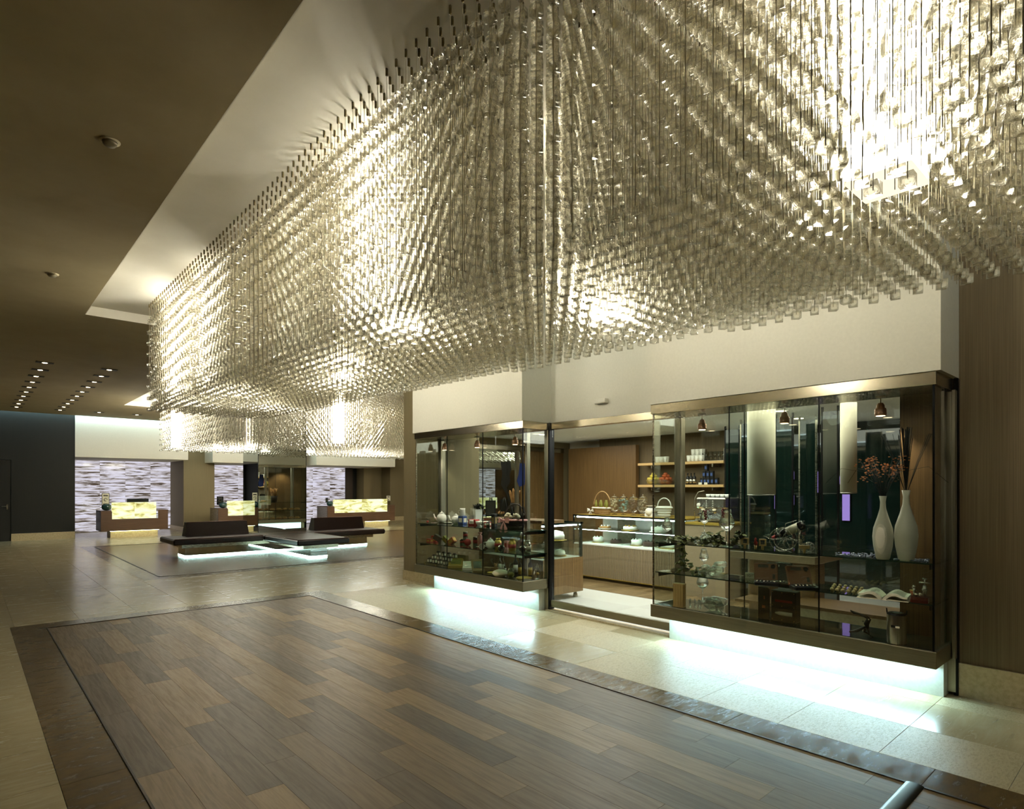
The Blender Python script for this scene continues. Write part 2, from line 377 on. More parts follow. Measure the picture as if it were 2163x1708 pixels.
tiles(-.2, 2.29, 16.3, 24.0, .42, 8.98, False); tiles(2.29, 26, 19.9, 26.2, .42, 8.98, False); tiles(5.72, 26, 9.14, 11.98, .42, 8.98, False); tiles(12.3, 26, 11.98, 19.9, .42, 8.98, False)
tiles(4.1, 5.72, -3, .33, 4.10, 1.24, False); tiles(.38, 4.1, -3, -1.2, .42, 1.24, False); tiles(5.56, 5.72, .33, 8.98, 4.1, 1.24, False)
o = put('tiles', far, M_trav, floor); o['kind'] = 'stuff'
# cafe floor: pale polished stone with a strip of wood in front of the cake counter
cf = MB().box(5.72, 9.8, 1.2, 9.1, -.012, .012)
put('cafe_paving', cf, mat('pale_polished_stone', (206, 204, 196), .12, 0, .6), floor)
put('cafe_wood_strip', MB().box(7.25, 8.1, 1.25, 7.6, .0, .016), M_wood2, floor)

# ================================================================== ceiling with two recessed coves
Zc, Zr = 3.83, 3.95
ce = MB()
ce.box(-7, 1.15, -3, 23.0, Zc, Zc + .3)                         # west of the coves
ce.box(1.15, 4.15, 9.5, 11.6, Zc, Zc + .3); ce.box(4.15, 4.95, -3, 9.5, Zc, Zc + .3)
ce.box(1.15, 3.2, 11.6, 23.0, Zc, Zc + .3); ce.box(3.2, 26, 19.24, 23.0, Zc, Zc + .3); ce.box(20.6, 26, 11.6, 19.24, Zc, Zc + .3)
ce.box(4.15, 26, 9.5, 11.6, Zc, Zc + .3)
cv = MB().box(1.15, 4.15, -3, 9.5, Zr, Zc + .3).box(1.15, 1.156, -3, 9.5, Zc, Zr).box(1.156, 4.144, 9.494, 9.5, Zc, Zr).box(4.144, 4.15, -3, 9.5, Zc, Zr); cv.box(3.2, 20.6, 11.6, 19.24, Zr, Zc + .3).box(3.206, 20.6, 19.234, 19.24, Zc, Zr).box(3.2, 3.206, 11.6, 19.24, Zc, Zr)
ce.box(4.95, 5.9, -3, 9.5, 4.12, 4.3); ce.box(-7, 26, 23.0, 23.5, 4.12, 4.3)
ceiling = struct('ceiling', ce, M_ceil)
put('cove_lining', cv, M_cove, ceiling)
# ================================================================== walls
struct('wall_east', MB().box(5.70, 5.95, -3, 1.18, 0, 4.2), M_fabric)          # beside the shop, at the right edge
struct('baseboard_east', MB().box(5.675, 5.70, -3, 1.18, 0, .25), M_stone)
struct('wall_shop_pier', MB().box(5.70, 6.5, 8.04, 9.14, 0, 4.2), M_pillar)
struct('baseboard_shop_pier', MB().box(5.685, 5.70, 8.0, 9.155, 0, .16).box(5.685, 6.5, 9.14, 9.155, 0, .16), M_stone)
struct('wall_west', MB().box(-7.2, -7, -3, 24, 0, 4.2), M_dwall)
struct('wall_south', MB().box(-7, 10, -3.2, -3, 0, 4.2), M_dwall)
struct('wall_lobby_east', MB().box(25.9, 26.1, 9, 27, 0, 4.2), M_pillar)
# far wall: dark part with a door, then soffits, pillars and backlit niches
YW = 23.35
wf = MB(); wf.box(-7, .30, YW, YW + .3, 0, 4.15); wf.box(1.02, 2.57, YW, YW + .3, 0, 4.15); wf.box(.30, 1.02, YW, YW + .3, 2.42, 4.15)
wf.box(2.45, 2.57, YW + .3, 26.3, 0, 4.15)
struct('wall_far', wf, M_dwall)
d1 = struct('door_1', MB().box(.305, 1.015, YW + .02, YW + .07, .005, 2.41), M_dwall)
hb = MB().tube([(.93, YW + .02, 1.04), (.93, YW - .04, 1.04), (.80, YW - .04, 1.04)], .01).cb((.93, YW + .01, 1.02), (.04, .02, .16))
put('door_handle', hb, M_steel, d1)
struct('baseboard_far', MB().box(-7, .30, YW - .015, YW, 0, .22).box(1.02, 2.57, YW - .015, YW, 0, .22), M_stone)
struct('soffit_over_first_desk', MB().box(2.57, 5.80, YW - .02, 26.3, 2.56, 4.15), M_cream)
x0, x1 = xat(391, 24.3), xat(453, 24.3)
struct('pillar_between_desks', MB().box(x0 - .05, x1, 24.3, 26.4, 0, 4.15), M_pillar)
struct('baseboard_pillar', MB().box(x0 - .065, x1 + .015, 24.285, 26.3, 0, .16), M_stone)
struct('soffit_over_second_desk', MB().box(xat(449, YW), xat(640, YW), YW - .02, 26.3, 2.50, 4.15), M_cream)
struct('soffit_over_third_desk', MB().box(xat(668, YW), xat(834, YW), YW - .02, 26.3, 2.50, 4.15), M_cream)
struct('soffit_link', MB().box(xat(640, YW), xat(668, YW), YW + .5, 26.3, 2.9, 4.15), M_cream)
struct('wall_far_back', MB().box(2.4, 26, 26.5, 26.8, 0, 4.2), M_dwall)
# backlit onyx panels, each slab its own piece
def onyx_wall(name, xs, z0, z1, Y, rows=3):
    r = struct(name, MB().box(xs[0] - .01, xs[-1] + .01, Y + .03, Y + .1, 0, z1), M_steel)
    for a, b in zip(xs, xs[1:]):
        for k in range(rows):
            za = z0 + (z1 - z0) * k / rows; zb = z0 + (z1 - z0) * (k + 1) / rows
            put('onyx_panel', MB().box(-(b - a) / 2 + .004, (b - a) / 2 - .004, 0, .03, -(zb - za) / 2 + .002, (zb - za) / 2 - .002), M_onyx, r, ((a + b) / 2, Y, (za + zb) / 2))
    return r
onyx_wall('wall_onyx_first', [xat(p, 26.2) for p in (157, 211, 265, 318, 368, 375)], .02, 2.72, 26.2)
onyx_wall('wall_onyx_second', [xat(p, 26.2) for p in (453, 503, 518, 533)], .02, 2.72, 26.2)
onyx_wall('wall_onyx_third', [xat(p, 26.2) for p in (643, 661, 697, 729)], .02, 2.72, 26.2)
onyx_wall('wall_onyx_fourth', [xat(p, 25.6) for p in (1008, 1026, 1046)], .02, 2.72, 25.6)
struct('soffit_over_fourth_desk', MB().box(xat(985, YW), 25.9, YW - .02, 26.3, 2.6, 4.15), M_cream)
struct('wall_niche_return', MB().box(xat(533, 26.1), xat(552, 26.1), 25.9, 26.5, 0, 3), M_dwall)
struct('wall_behind_third_desk', MB().box(xat(764, 26), xat(780, 26), 25.8, 26.5, 0, 3).box(xat(783, 26.2), xat(824, 26.2), 26.2, 26.5, 0, 3).box(xat(824, 25.4), xat(1005, 25.4), 25.4, 26.5, 0, 3.2), M_pillar)
struct('baseboard_third_desk', MB().box(xat(824, 25.38), xat(1005, 25.4), 25.38, 25.4, 0, .2), M_stone)
for k, (a, b) in enumerate(((730, 745), (766, 781))):
    struct('door_%d' % (k + 2), MB().box(xat(a, 26.0), xat(b, 26.0), 26.0, 26.06, 0, 2.5), mat('dark_door_veneer', (46, 34, 24), .5))
print('tiles', ntile)
# ================================================================== chandeliers
import numpy as np
def project(p):
    v = Vector(p) - Vector((0, 0, H)); d = v.dot(FW)
    return (CX + F * v.dot(RT) / d, HY - F * v.z / d, d) if d > .05 else (-9999, 0, d)
CUBE = np.array([(x, y, z) for z in (-1, 1) for y in (-1, 1) for x in (-1, 1)], float)
CF = np.array([(0, 2, 3, 1), (4, 5, 7, 6), (0, 1, 5, 4), (2, 6, 7, 3), (0, 4, 6, 2), (1, 3, 7, 5)])
def cubes_mesh(name, P, half, ang, m):
    P = np.array(P); n = len(P); c, s = np.cos(ang), np.sin(ang)
    B = CUBE * np.array(half)
    V = np.empty((n, 8, 3)); V[:, :, 0] = B[:, 0] * c[:, None] - B[:, 1] * s[:, None]; V[:, :, 1] = B[:, 0] * s[:, None] + B[:, 1] * c[:, None]; V[:, :, 2] = B[:, 2]
    V += P[:, None, :]
    Fc = (CF[None] + 8 * np.arange(n)[:, None, None]).reshape(-1, 4)
    me = bpy.data.meshes.new(name); me.vertices.add(n * 8); me.vertices.foreach_set('co', V.ravel())
    me.loops.add(len(Fc) * 4); me.loops.foreach_set('vertex_index', Fc.ravel().astype(np.int32))
    me.polygons.add(len(Fc)); me.polygons.foreach_set('loop_start', np.arange(len(Fc), dtype=np.int32) * 4)
    me.update(calc_edges=True); me.materials.append(m); return me
M_rod = mat('hanging_wire_steel', (226, 216, 184), .4, .1)
M_sleeve = mat('ceiling_sleeve', (120, 106, 70), .4, .5)
rc = random.Random(3)
def chandelier(label, xl, xr, y0, y1, step, lamps, zb, half, loc, single, lz):
    t = thing('crystal_chandelier', label, 'chandelier', loc, 0, 'crystal chandeliers in the ceiling coves')
    L = Vector(loc); rods = []; sl = []; cr = []
    i = 0; x = xl
    while x < max(xr(y0), xr(y1)) + .01:
        y = y0 + (step / 2 if i % 2 else 0)
        while y <= y1:
            if x <= xr(y) and not any(abs(x - a) < .135 and abs(y - b) < .135 for a, b in lamps):
                rods.append((x, y)); off = (.0, .07)[i % 2] + rc.uniform(-.006, .006)
                k = 0
                while zb + .14 * k + off < 3.80:
                    cr.append((x, y, zb + .14 * k + off)); k += 1
            y += step
        x += step / 2; i += 1
    A = np.array([rc.gauss(.35, .22) for _ in cr]); C = np.array(cr) - np.array(L)
    R = np.array([(a, b, (Zr + zb) / 2) for a, b in rods]) - np.array(L)
    r_ = .0011 if single else .0014
    o = put('wires', cubes_mesh('wires', R, (r_, r_, (Zr - zb) / 2), np.full(len(R), .6), M_rod), None, t); o['kind'] = 'stuff'
    S = R.copy(); S[:, 2] = Zr - .021 - L.z
    o = put('ceiling_sleeves', cubes_mesh('ceiling_sleeves', S, (.0055, .0055, .021), np.full(len(S), .5), M_sleeve), None, t); o['kind'] = 'stuff'
    rest = np.ones(len(cr), bool)
    if single:
        sc_ = []
        for q, p in enumerate(cr):
            u = project(p)
            if 0 < u[0] < 2163 and 0 < u[1] < 1708: sc_.append((u[2], q))
        sc_.sort(); me = None
        for d, q in sc_[:single]:
            rest[q] = False
            if me is None: me = cubes_mesh('crystal', [(0, 0, 0)], half, np.zeros(1), M_crys)
            put('crystal', me, None, t, tuple(C[q]), A[q])
    o = put('crystals', cubes_mesh('crystals', C[rest], half, A[rest], M_crys), None, t); o['kind'] = 'stuff'
    for a, b in lamps:
        m_ = MB().box(-.1, .1, -.1, .1, lz + .004, 3.93)
        lam = put('lamp_column', m_, M_lampglass, t, (a - L.x, b - L.y, -L.z))
        put('end_plate', MB().bev(-.105, .105, -.105, .105, lz - .012, lz + .003, .003), M_plate, lam)
        h = MB()
        for sx in (-.045, .045):
            for sy in (-.045, .045): h.lathe([(.011, lz - .0135), (.011, lz - .011)], 10, (sx, sy, 0))
        put('vent_holes', h, M_hole, lam)
        put('stem', MB().box(-.02, .02, -.02, .02, 3.93, Zr), M_steel, lam)
    print('chandelier', len(rods), len(cr)); return t
LA = [(2.47, .72), (2.32, 3.74), (3.22, 2.56), (2.10, 8.15), (2.26, 7.05), (3.02, 8.0), (2.9, 5.9), (2.55, 5.0), (3.2, -.3)]
chandelier('large crystal chandelier filling the ceiling cove in front of the glass-fronted shop', 1.76, lambda y: 3.64 - (y - .5) * .054, -.6, 8.97, .10, LA, 2.595, (.0215, .0215, .0215), (2.5, 4.2, 2.595), 300, 2.70)
LB = []
for p, yy in ((393, 944), (868, 0), ): pass
LB = [tuple(at(px, py, 2.66)[:2]) for px, py in ((372, 946), (460, 948), (496, 949), (532, 944), (656, 956), (715, 936), (752, 959), (777, 955), (802, 960))] + [(11.6, 17.0), (12.9, 14.4), (13.6, 17.2), (15.2, 17.0), (16.0, 14.4), (17.6, 17.1), (18.8, 15.5)]
chandelier('far crystal chandelier with glowing lamp columns, over the dark leather benches', 3.9, lambda y: 19.4, 12.6, 18.55, .20, LB, 2.595, (.021, .021, .021), (7.8, 15.5, 2.595), 0, 2.66)

# ================================================================== far ceiling fittings
k = 0
def downlight(x, y, label, group=None):
    t = thing('ceiling_downlight', label, 'downlight', (x, y, Zc), 0, group)
    put('trim_plate', MB().bev(-.13, .13, -.07, .07, -.008, 0, .003), mat('dark_trim', (26, 23, 18), .6), t)
    put('lens', MB().lathe([(.034, -.012), (.04, -.009)], 14), M_down, t)
    return t
for r_, X_ in (('western', 1.06), ('eastern', 2.03)):
    for j in range(10):
        nm = 'nearest' if j == 0 else ('farthest' if j == 9 else ORD[j] + ' from the near end')
        downlight(X_, 13.63 + j * .89, 'recessed ceiling downlight in the %s row of ten, %s' % (r_, nm), 'two rows of recessed downlights')
downlight(2.96, 21.58, 'single recessed downlight left of the far soffit end, beyond the double row')
downlight(3.92, 21.52, 'single recessed downlight in front of the first desk soffit, beside the crystals')
for (px, py), lab in (((232, 298), 'white ceiling smoke detector nearest the camera, by itself on the ceiling'), ((110, 578), 'white ceiling smoke detector farther along the ceiling, smaller in view')):
    p = at(px, py, Zc); t = thing('smoke_detector', lab, 'smoke detector', (p.x, p.y, Zc))
    put('base', MB().lathe([(.058, -.006), (.06, 0)], 20), mat('detector_white', (208, 196, 164), .5), t)
    put('sensor_head', MB().lathe([(.006, -.034), (.03, -.032), (.04, -.02), (.044, -.006)], 20), mat('detector_grey', (120, 110, 84), .5), t)

# ================================================================== mirror column and cross bench
cx_, cy_ = 6.27, 16.6
BZ = .30
t = thing('mirror_column', 'full-height mirror-clad square column rising from the middle of the benches', 'column', (cx_, 16.6, 0))
put('core', MB().box(-.62, .62, -.55, .55, 0, 3.94), M_black, t)
put('mirror_panel', MB().box(-.64, .64, -.57, -.552, .40, 3.94), M_mirror, t)
put('mirror_panel', MB().box(-.64, .64, .552, .57, .40, 3.94), M_mirror, t)
put('mirror_panel', MB().box(.622, .64, -.55, .55, .40, 3.94), M_mirror, t); put('mirror_panel', MB().box(-.64, -.622, -.55, .55, .40, 3.94), M_mirror, t)
put('edge_strip', MB().box(-.646, -.636, -.576, -.566, .40, 3.94).box(.636, .646, -.576, -.566, .40, 3.94), M_black, t)
t = thing('cross_bench', 'cross-shaped dark leather bench with two backrests and glowing mirrored base round the column', 'bench', (cx_ - .2, 16.0, 0))
def seat(x0, x1, y0, y1): return MB().bev(x0, x1, y0, y1, .30, .43, .025)
put('seat', seat(-.63, .62, -2.93, -.95), M_leather, t)         # arm towards the camera
put('seat', seat(-2.62, -.63, -.95, .35), M_leather, t)         # west arm
put('seat', seat(.62, 2.72, -.95, .35), M_leather, t)           # east arm
put('seat', MB().bev(-.63, .62, -.95, .03, .30, .43, .02), M_leather, t)
put('seat', seat(-.4, .8, 1.2, 3.0), M_leather, t)
def backr(x0, x1):
    return MB().add([(x0, -.12, .43), (x1, -.12, .43), (x1 - .03, -.05, .76), (x0 + .03, -.05, .76), (x0, .25, .43), (x1, .25, .43), (x1 - .03, .15, .76), (x0 + .03, .15, .76)],
                    [(0, 1, 2, 3), (5, 4, 7, 6), (3, 2, 6, 7), (0, 3, 7, 4), (1, 5, 6, 2), (0, 4, 5, 1)])
b1 = put('backrest', backr(-2.17, -.72), M_leather, t); b2 = put('backrest', backr(1.0, 2.50), M_leather, t)
for b_, x0, x1 in ((b1, -2.14, -.75), (b2, 1.03, 2.47)):
    put('piping', MB().tube([(x0, -.05, .762), (x1, -.05, .762)], .008), mat('leather_piping', (92, 52, 40), .4), b_)
pi_ = MB()
for a, b in (((-.6, -2.905, .432), (.59, -2.905, .432)), ((-.605, -2.9, .432), (-.605, -1.0, .432)), ((.6, -2.9, .432), (.6, -1.0, .432)), ((-2.6, -.925, .432), (-.66, -.925, .432)), ((.65, -.925, .432), (2.7, -.925, .432))): pi_.tube([a, b], .007)
put('seat_piping', pi_, MATS['leather_piping'], t)
put('under_box', MB().box(-.42, .42, -2.75, -.6, .21, .30).box(-2.4, -.42, -.72, .12, .21, .30).box(.42, 2.46, -.72, .12, .21, .30), M_steel, t)
put('mirror_base', MB().box(-.20, .20, -2.62, -.58, .023, .21).box(-2.3, 2.34, -.58, .02, .023, .21), M_mirror, t)
put('base_glow', MB().box(-.205, .205, -2.625, -.585, .014, .022).box(-2.305, 2.345, -.585, .025, .014, .022), emit('bench_glow', (206, 250, 240), 60), t)

# ================================================================== reception desks
def desk(label, xa, xb, yf, ox0, ox1, h, fx0, fx1, oz0=.6, oz1=1.12, side=.5):
    t = thing('reception_desk', label, 'desk', (xa, yf, 0))
    W_ = xb - xa
    put('front_panel', MB().box(0, W_, 0, .05, .22, oz0 - .005).box(0, ox0 - xa - .005, 0, .05, oz0 - .005, h).box(ox1 - xa + .06, W_, 0, .05, oz0 - .005, h), M_desk, t)
    put('side_panel', MB().box(0, .05, .05, .95, .22, h), M_steel if side else M_desk, t); put('side_panel', MB().box(W_ - .05, W_, .05, .95, .22, h), M_desk, t)
    put('worktop', MB().box(-.0, W_, .0, .95, h, h + .03) if False else MB().box(0, ox0 - xa - .02, 0, .95, h, h + .025).box(ox1 - xa + .06, W_, 0, .95, h, h + .025).box(ox0 - xa - .02, ox1 - xa + .06, .2, .95, h, h + .025), M_desk, t)
    n = 2 if ox1 - ox0 > 1.2 else 1
    for k in range(n):
        a = ox0 - xa + (ox1 - ox0) * k / n; b = ox0 - xa + (ox1 - ox0) * (k + 1) / n
        put('onyx_panel', MB().box(-(b - a) / 2 + .003, (b - a) / 2 - .003, 0, .16, 0, oz1 - oz0), M_ony2, t, ((a + b) / 2, -.01, oz0))
    put('plinth', MB().box(fx0 - xa, fx1 - xa, .18, .8, 0, .22), M_stone, t)
    put('plinth_glow', MB().box(fx0 - xa - .02, fx1 - xa + .02, .10, .13, .205, .218), emit('desk_glow', (238, 240, 190), 9), t)
    return t
Yd = 22.6
desk('left reception desk of brown veneer with glowing yellow onyx panel before the white onyx wall', xat(213, Yd), xat(355, Yd), Yd, xat(237, Yd), xat(330, Yd), .84, xat(233, Yd + .2), xat(333, Yd + .2))
Yd2 = 22.6
desk('middle reception desk with yellow onyx panel, partly hidden by the mirror column', xat(461, Yd2), xat(640, Yd2), Yd2, xat(482, Yd2), xat(575, Yd2), .84, xat(520, Yd2 + .2), xat(600, Yd2 + .2))
desk('right reception desk, longest, with a two-slab yellow onyx panel', xat(692, 22.2), xat(834, 22.2), 22.2, xat(707, 22.2), xat(818, 22.2), .84, xat(770, 22.4), xat(820, 22.4))
def at_y(px, py, Y):
    d = FW + RT * ((px - CX) / F); s_ = Y / d.y; return Vector((d.x * s_, Y, H + (HY - py) / F * s_))
def frame_stand(label, px0, px1, py0, py1, Y, m=M_paper):
    a = at_y(px0, py1, Y); b = at_y(px1, py0, Y); a.z = max(a.z, .872); w_, h_ = b.x - a.x, b.z - a.z
    t = thing('card_holder', label, 'sign', (a.x + w_ / 2, Y, a.z))
    put('frame', MB().box(-w_ / 2, w_ / 2, 0, .012, 0, h_).box(-w_ / 3, w_ / 3, 0, .1, 0, .01), M_black, t)
    put('card', MB().box(-w_ / 2 + .012, w_ / 2 - .012, -.003, 0, .012, h_ - .012), m, t)
    put('printed_ring', MB().tube([(w_ * .22 * math.cos(g / 10 * 2 * PI), -.005, h_ * .5 + w_ * .22 * math.sin(g / 10 * 2 * PI)) for g in range(9)], .009, 4).box(-w_ * .3, w_ * .3, -.005, -.003, h_ * .12, h_ * .2).box(-w_ * .3, w_ * .3, -.005, -.003, h_ * .76, h_ * .86), M_ink, t)
frame_stand('upright card in a frame on the left end of the left desk', 215, 231, 1041, 1069, 22.95)
frame_stand('dark framed card on the left end of the middle desk', 458, 472, 1048, 1066, 22.95, M_screen)
frame_stand('white card sign on the right end of the middle desk beside the mirror', 540, 549, 1038, 1058, 22.75)
frame_stand('small dark card on the left end of the right desk', 688, 693, 1051, 1061, 22.6, M_screen)
frame_stand('red and white card at the right end of the right desk', 816, 825, 1046, 1058, 22.3)
desk('far right reception desk with yellow onyx, seen only through the left show window', xat(1008, 22.0), xat(1056, 22.0), 22.0, xat(1014, 22.0), xat(1050, 22.0), .84, xat(1018, 22.2), xat(1046, 22.2))
def bowl_ornament(label, px, py, Y, r, m):
    p = at_y(px, py, Y); p.z = .868; t = thing('glass_bowl', label, 'bowl', p)
    put('bowl', MB().lathe([(.03, 0), (r * .8, r * .25), (r, r * .75), (r * .85, r * 1.2), (r * .6, r * 1.45)], 16), m, t)
    sp = MB()
    for g in range(7):
        a_ = g * .9; sp.tube([(0, 0, r), (r * .8 * math.cos(a_), r * .8 * math.sin(a_), r * 1.7), (r * 2.2 * math.cos(a_), r * 2.2 * math.sin(a_), r * 1.5)], .004, 3)
    put('trailing_leaf', sp, M_leaf, t)
M_teal = mat('dark_teal_glass', (26, 60, 58), .1, 0, .8)
bowl_ornament('dark green round bowl with trailing leaves on the left desk', 225, 1072, 22.8, .14, M_teal)
bowl_ornament('pale green glass bowl with grass at the middle desk left end', 471, 1068, 22.8, .14, M_teal)
bowl_ornament('pale green glass bowl on the right desk left end', 697, 1063, 22.4, .13, M_teal)
p = at_y(291, 1057, 23.1); t = thing('computer_monitor', 'flat dark monitor top seen above the left desk onyx', 'monitor', (p.x, 23.1, .87))
put('screen', MB().box(-.31, .31, -.02, .02, .12, .36), M_screen, t); put('stand', MB().box(-.03, .03, -.02, .03, 0, .14).box(-.12, .12, -.08, .08, 0, .01), M_black, t)

# ================================================================== SHOP: shell
XF, XW = 5.20, 5.70
ZS0, ZS1, ZH0, ZH1 = .285, .41, 2.345, 2.44
# interior
struct('wall_cafe_back', MB().box(9.8, 9.95, 1.2, 9.14, 0, 2.75), M_cream)
struct('wall_cafe_south', MB().box(5.95, 9.8, 1.18, 1.3, 0, 2.75), M_desk)
struct('ceiling_cafe', MB().box(5.75, 9.95, 1.2, 9.14, 2.56, 2.75), mat('cafe_ceiling_white', (226, 228, 216), .8))
struct('wall_cafe_north', MB().box(6.5, 7.25, 8.98, 9.14, 0, 4.15).box(7.25, 9.72, 8.98, 9.14, 2.44, 4.15).box(9.72, 26, 8.98, 9.14, 0, 4.15), M_pillar)
# cream fascias
def fascia(name, x0, x1, y0, y1, z0=ZH1): struct(name, MB().box(x0, x1, y0, y1, z0, 4.11), M_cream)
fascia('soffit_shop_right', XF - .02, 5.95, 1.17, 3.66)
fascia('soffit_shop_door', XW, 5.95, 3.66, 5.555)
fascia('soffit_shop_left', XF - .02, 5.95, 5.555, 8.05)
fascia('soffit_shop_north', 7.25, 9.75, 9.14, 9.6)
def base_plinth(name, q):
    s_ = struct(name, MB().box(*q), noisy('pale_plinth_stone', [(.3, (214, 218, 206)), (.7, (228, 230, 220))], nscale=30, rough=.5, rnd=False)); return s_
base_plinth('wall_plinth_right', (5.55, 5.75, 1.235, 3.66, 0, ZS0)); base_plinth('wall_plinth_left', (5.55, 5.75, 5.63, 8.0, 0, ZS0))
base_plinth('wall_plinth_north', (7.35, 9.65, 9.14, 9.2, 0, ZS0))
struct('trim_led_right', MB().box(5.50, 5.53, 1.3, 3.6, ZS0 - .016, ZS0 - .004), M_led)
struct('trim_led_left', MB().box(5.50, 5.53, 5.7, 7.95, ZS0 - .016, ZS0 - .004), M_led)
# show windows: sill, header, panes, glass shelves, posts
def show_window(label, y0, y1, seams, posts, north=False):
    """window box projecting from the shop front; local x = outward depth, local y = along the front"""
    t = thing('show_window', label, 'show window', (XW, y0, 0)); Lw = y1 - y0; D_ = XW - XF
    put('sill', MB().bev(-D_, .02, 0, Lw, ZS0, ZS1, .004), M_sill, t)
    put('deck', MB().box(-D_ + .035, .02, .035, Lw - .035, ZS1 - .002, ZS1 + .004), M_deck, t)
    put('header', MB().bev(-D_, .02, 0, Lw, ZH0, ZH1, .003), M_header, t)
    ys = [0.018] + [s_ - y0 for s_ in seams] + [Lw - .018]
    for a, b in zip(ys, ys[1:]):
        put('glass_pane', MB().box(-D_ + .018, -D_ + .026, a + .002, b - .002, ZS1, ZH0), M_glass, t)
    for s_ in seams: put('glass_seam', MB().box(-D_ + .016, -D_ + .028, s_ - y0 - .003, s_ - y0 + .003, ZS1, ZH0), M_black, t)
    for e, (a, b) in enumerate(((.018, .026), (Lw - .026, Lw - .018))):
        put('end_pane', MB().box(-D_ + .028, -.01, a, b, ZS1, ZH0), M_glass, t)
        put('corner_seam', MB().box(-D_ + .015, -D_ + .028, a - .002, b + .002, ZS1, ZH0), M_black if e == 0 else M_steel, t)
    for z in (1.045, .745) if not north else (1.05, .745):
        sh = put('glass_shelf', MB().box(-D_ + .05, -.05, .03, Lw - .03, z - .012, z - .002), M_shelf, t)
        put('shelf_edge', MB().box(-D_ + .046, -D_ + .051, .03, Lw - .03, z - .012, z - .002), M_edgeg, sh)
        put('shelf_edge', MB().box(-D_ + .05, -.05, .026, .031, z - .012, z - .002), M_edgeg, sh)
        put('shelf_bracket', MB().box(-D_ + .07, -.05, Lw - .06, Lw - .05, z - .05, z - .012).box(-D_ + .07, -.05, .05, .06, z - .05, z - .012), M_black, sh)
    for s_ in posts: put('post', MB().bev(-.045, .045, s_ - y0 - .04, s_ - y0 + .04, .02, ZH0, .006).box(.0, .05, s_ - y0 + .045, s_ - y0 + .06,  .02, ZH0), M_post, t)
    return t
Z1, Z2, Z3 = 1.043, .743, ZS1 + .004
swR = show_window('right show window box with cut vases and glassware, beside the brown wall', 1.20, 3.655, [yat(1540, XF + .02), yat(1730, XF + .02)], [3.63, 1.215])
put('wood_back_panel', MB().box(-.02, .02, .03, .36, ZS1, ZH0), M_panel, swR)
# rear glass of the right window (inner panes seen through the front)
for k, (a, b) in enumerate(((.36, 1.0), (1.0, 1.7), (1.7, 2.4))): put('rear_pane', MB().box(-.012, -.004, a + .004, b - .004, ZS1, ZH0), M_glass, swR)
for a in (.36, 1.0, 1.7): put('rear_seam', MB().box(-.014, -.002, a - .004, a + .004, ZS1, ZH0), M_black, swR)
swL = show_window('left show window box with tea tins, teapots and a gift basket', 5.56, 8.03, [6.38, 7.2], [5.6, 8.0])
for k, (a, b) in enumerate(((.05, 1.1), (1.1, 2.4))): put('rear_pane', MB().box(-.012, -.004, a + .004, b - .004, ZS1, ZH0), M_glass, swL)
put('rear_post', MB().box(-.03, .03, .42, .46, ZS1, ZH0), M_post, swL)
# north show window: same build turned round
swN = show_window('north show window box with bread shelves, facing the benches', 1.20, 3.60, [2.4], [])
swN.location = (9.72 + 0, 9.10, 0); swN.rotation_euler = (0, 0, PI / 2)
swN.location = (7.30, 9.10, 0); swN.rotation_euler = (0, 0, -PI / 2)
for ch in swN.children_recursive: pass
swN.rotation_euler = (0, 0, -PI / 2); swN.location = (7.32, 9.10, 0)
put('brown_back_panel', MB().box(.0, .02, 1.12, 1.95, ZS1, ZH0), M_panel, swN); put('brown_back_panel', MB().box(.0, .02, 2.08, 2.38, ZS1, ZH0), M_panel, swN); put('rear_post', MB().box(-.02, .04, .98, 1.05, ZS1, ZH0).box(-.02, .04, 1.98, 2.05, ZS1, ZH0), M_post, swN)
for x_ in (8.0, 8.9): spot('spot_light', (x_, 9.38, 2.3), 30, (1, .9, .74), 120)
# door: header, glass leaf between rails, threshold
dr = struct('door_1_shop', MB().box(XW - .012, XW + .0, 3.68, 5.52, .13, ZH0), M_glass)
put('header', MB().bev(XW - .03, XW + .05, 3.67, 5.54, ZH0 + .01, ZH1 + .0, .003), M_header, dr)
put('bottom_rail', MB().bev(XW - .03, XW + .02, 3.67, 5.54, .045, .13, .003), M_sill, dr)
put('threshold', MB().box(XW - .10, XW + .05, 3.66, 5.56, .0, .014), M_stone, dr)
put('jamb', MB().box(XW - .05, XW + .04, 5.535, 5.56, .0, ZH1), M_black, dr)
put('door_post', MB().bev(XW - .05, XW + .03, 5.565, 5.63, .0, ZH1, .006), M_post, dr)
# trim post at the right end against the wallcovering
struct('trim_1', MB().bev(5.655, 5.70, 1.165, 1.196, 0, ZH1, .004), M_black)
struct('trim_2', MB().bev(5.60, 5.65, 1.17, 1.196, .29, ZH0, .004), M_post)
# exit-style light box above the door
p = at_y(1274, 846, 4.55); t = thing('wall_light_box', 'small white rectangular light box on the cream fascia above the shop door', 'wall light', (XW, yat(1274, XW), H + (HY - 847) / F * dep((XW, yat(1274, XW)))))
put('housing', MB().bev(-.07, 0, -.085, .085, -.03, .025, .006), mat('box_white', (226, 222, 206), .4), t)
put('diffuser', MB().box(-.064, -.006, -.08, .08, -.034, -.029), mat('box_grey', (120, 116, 100), .4), t)
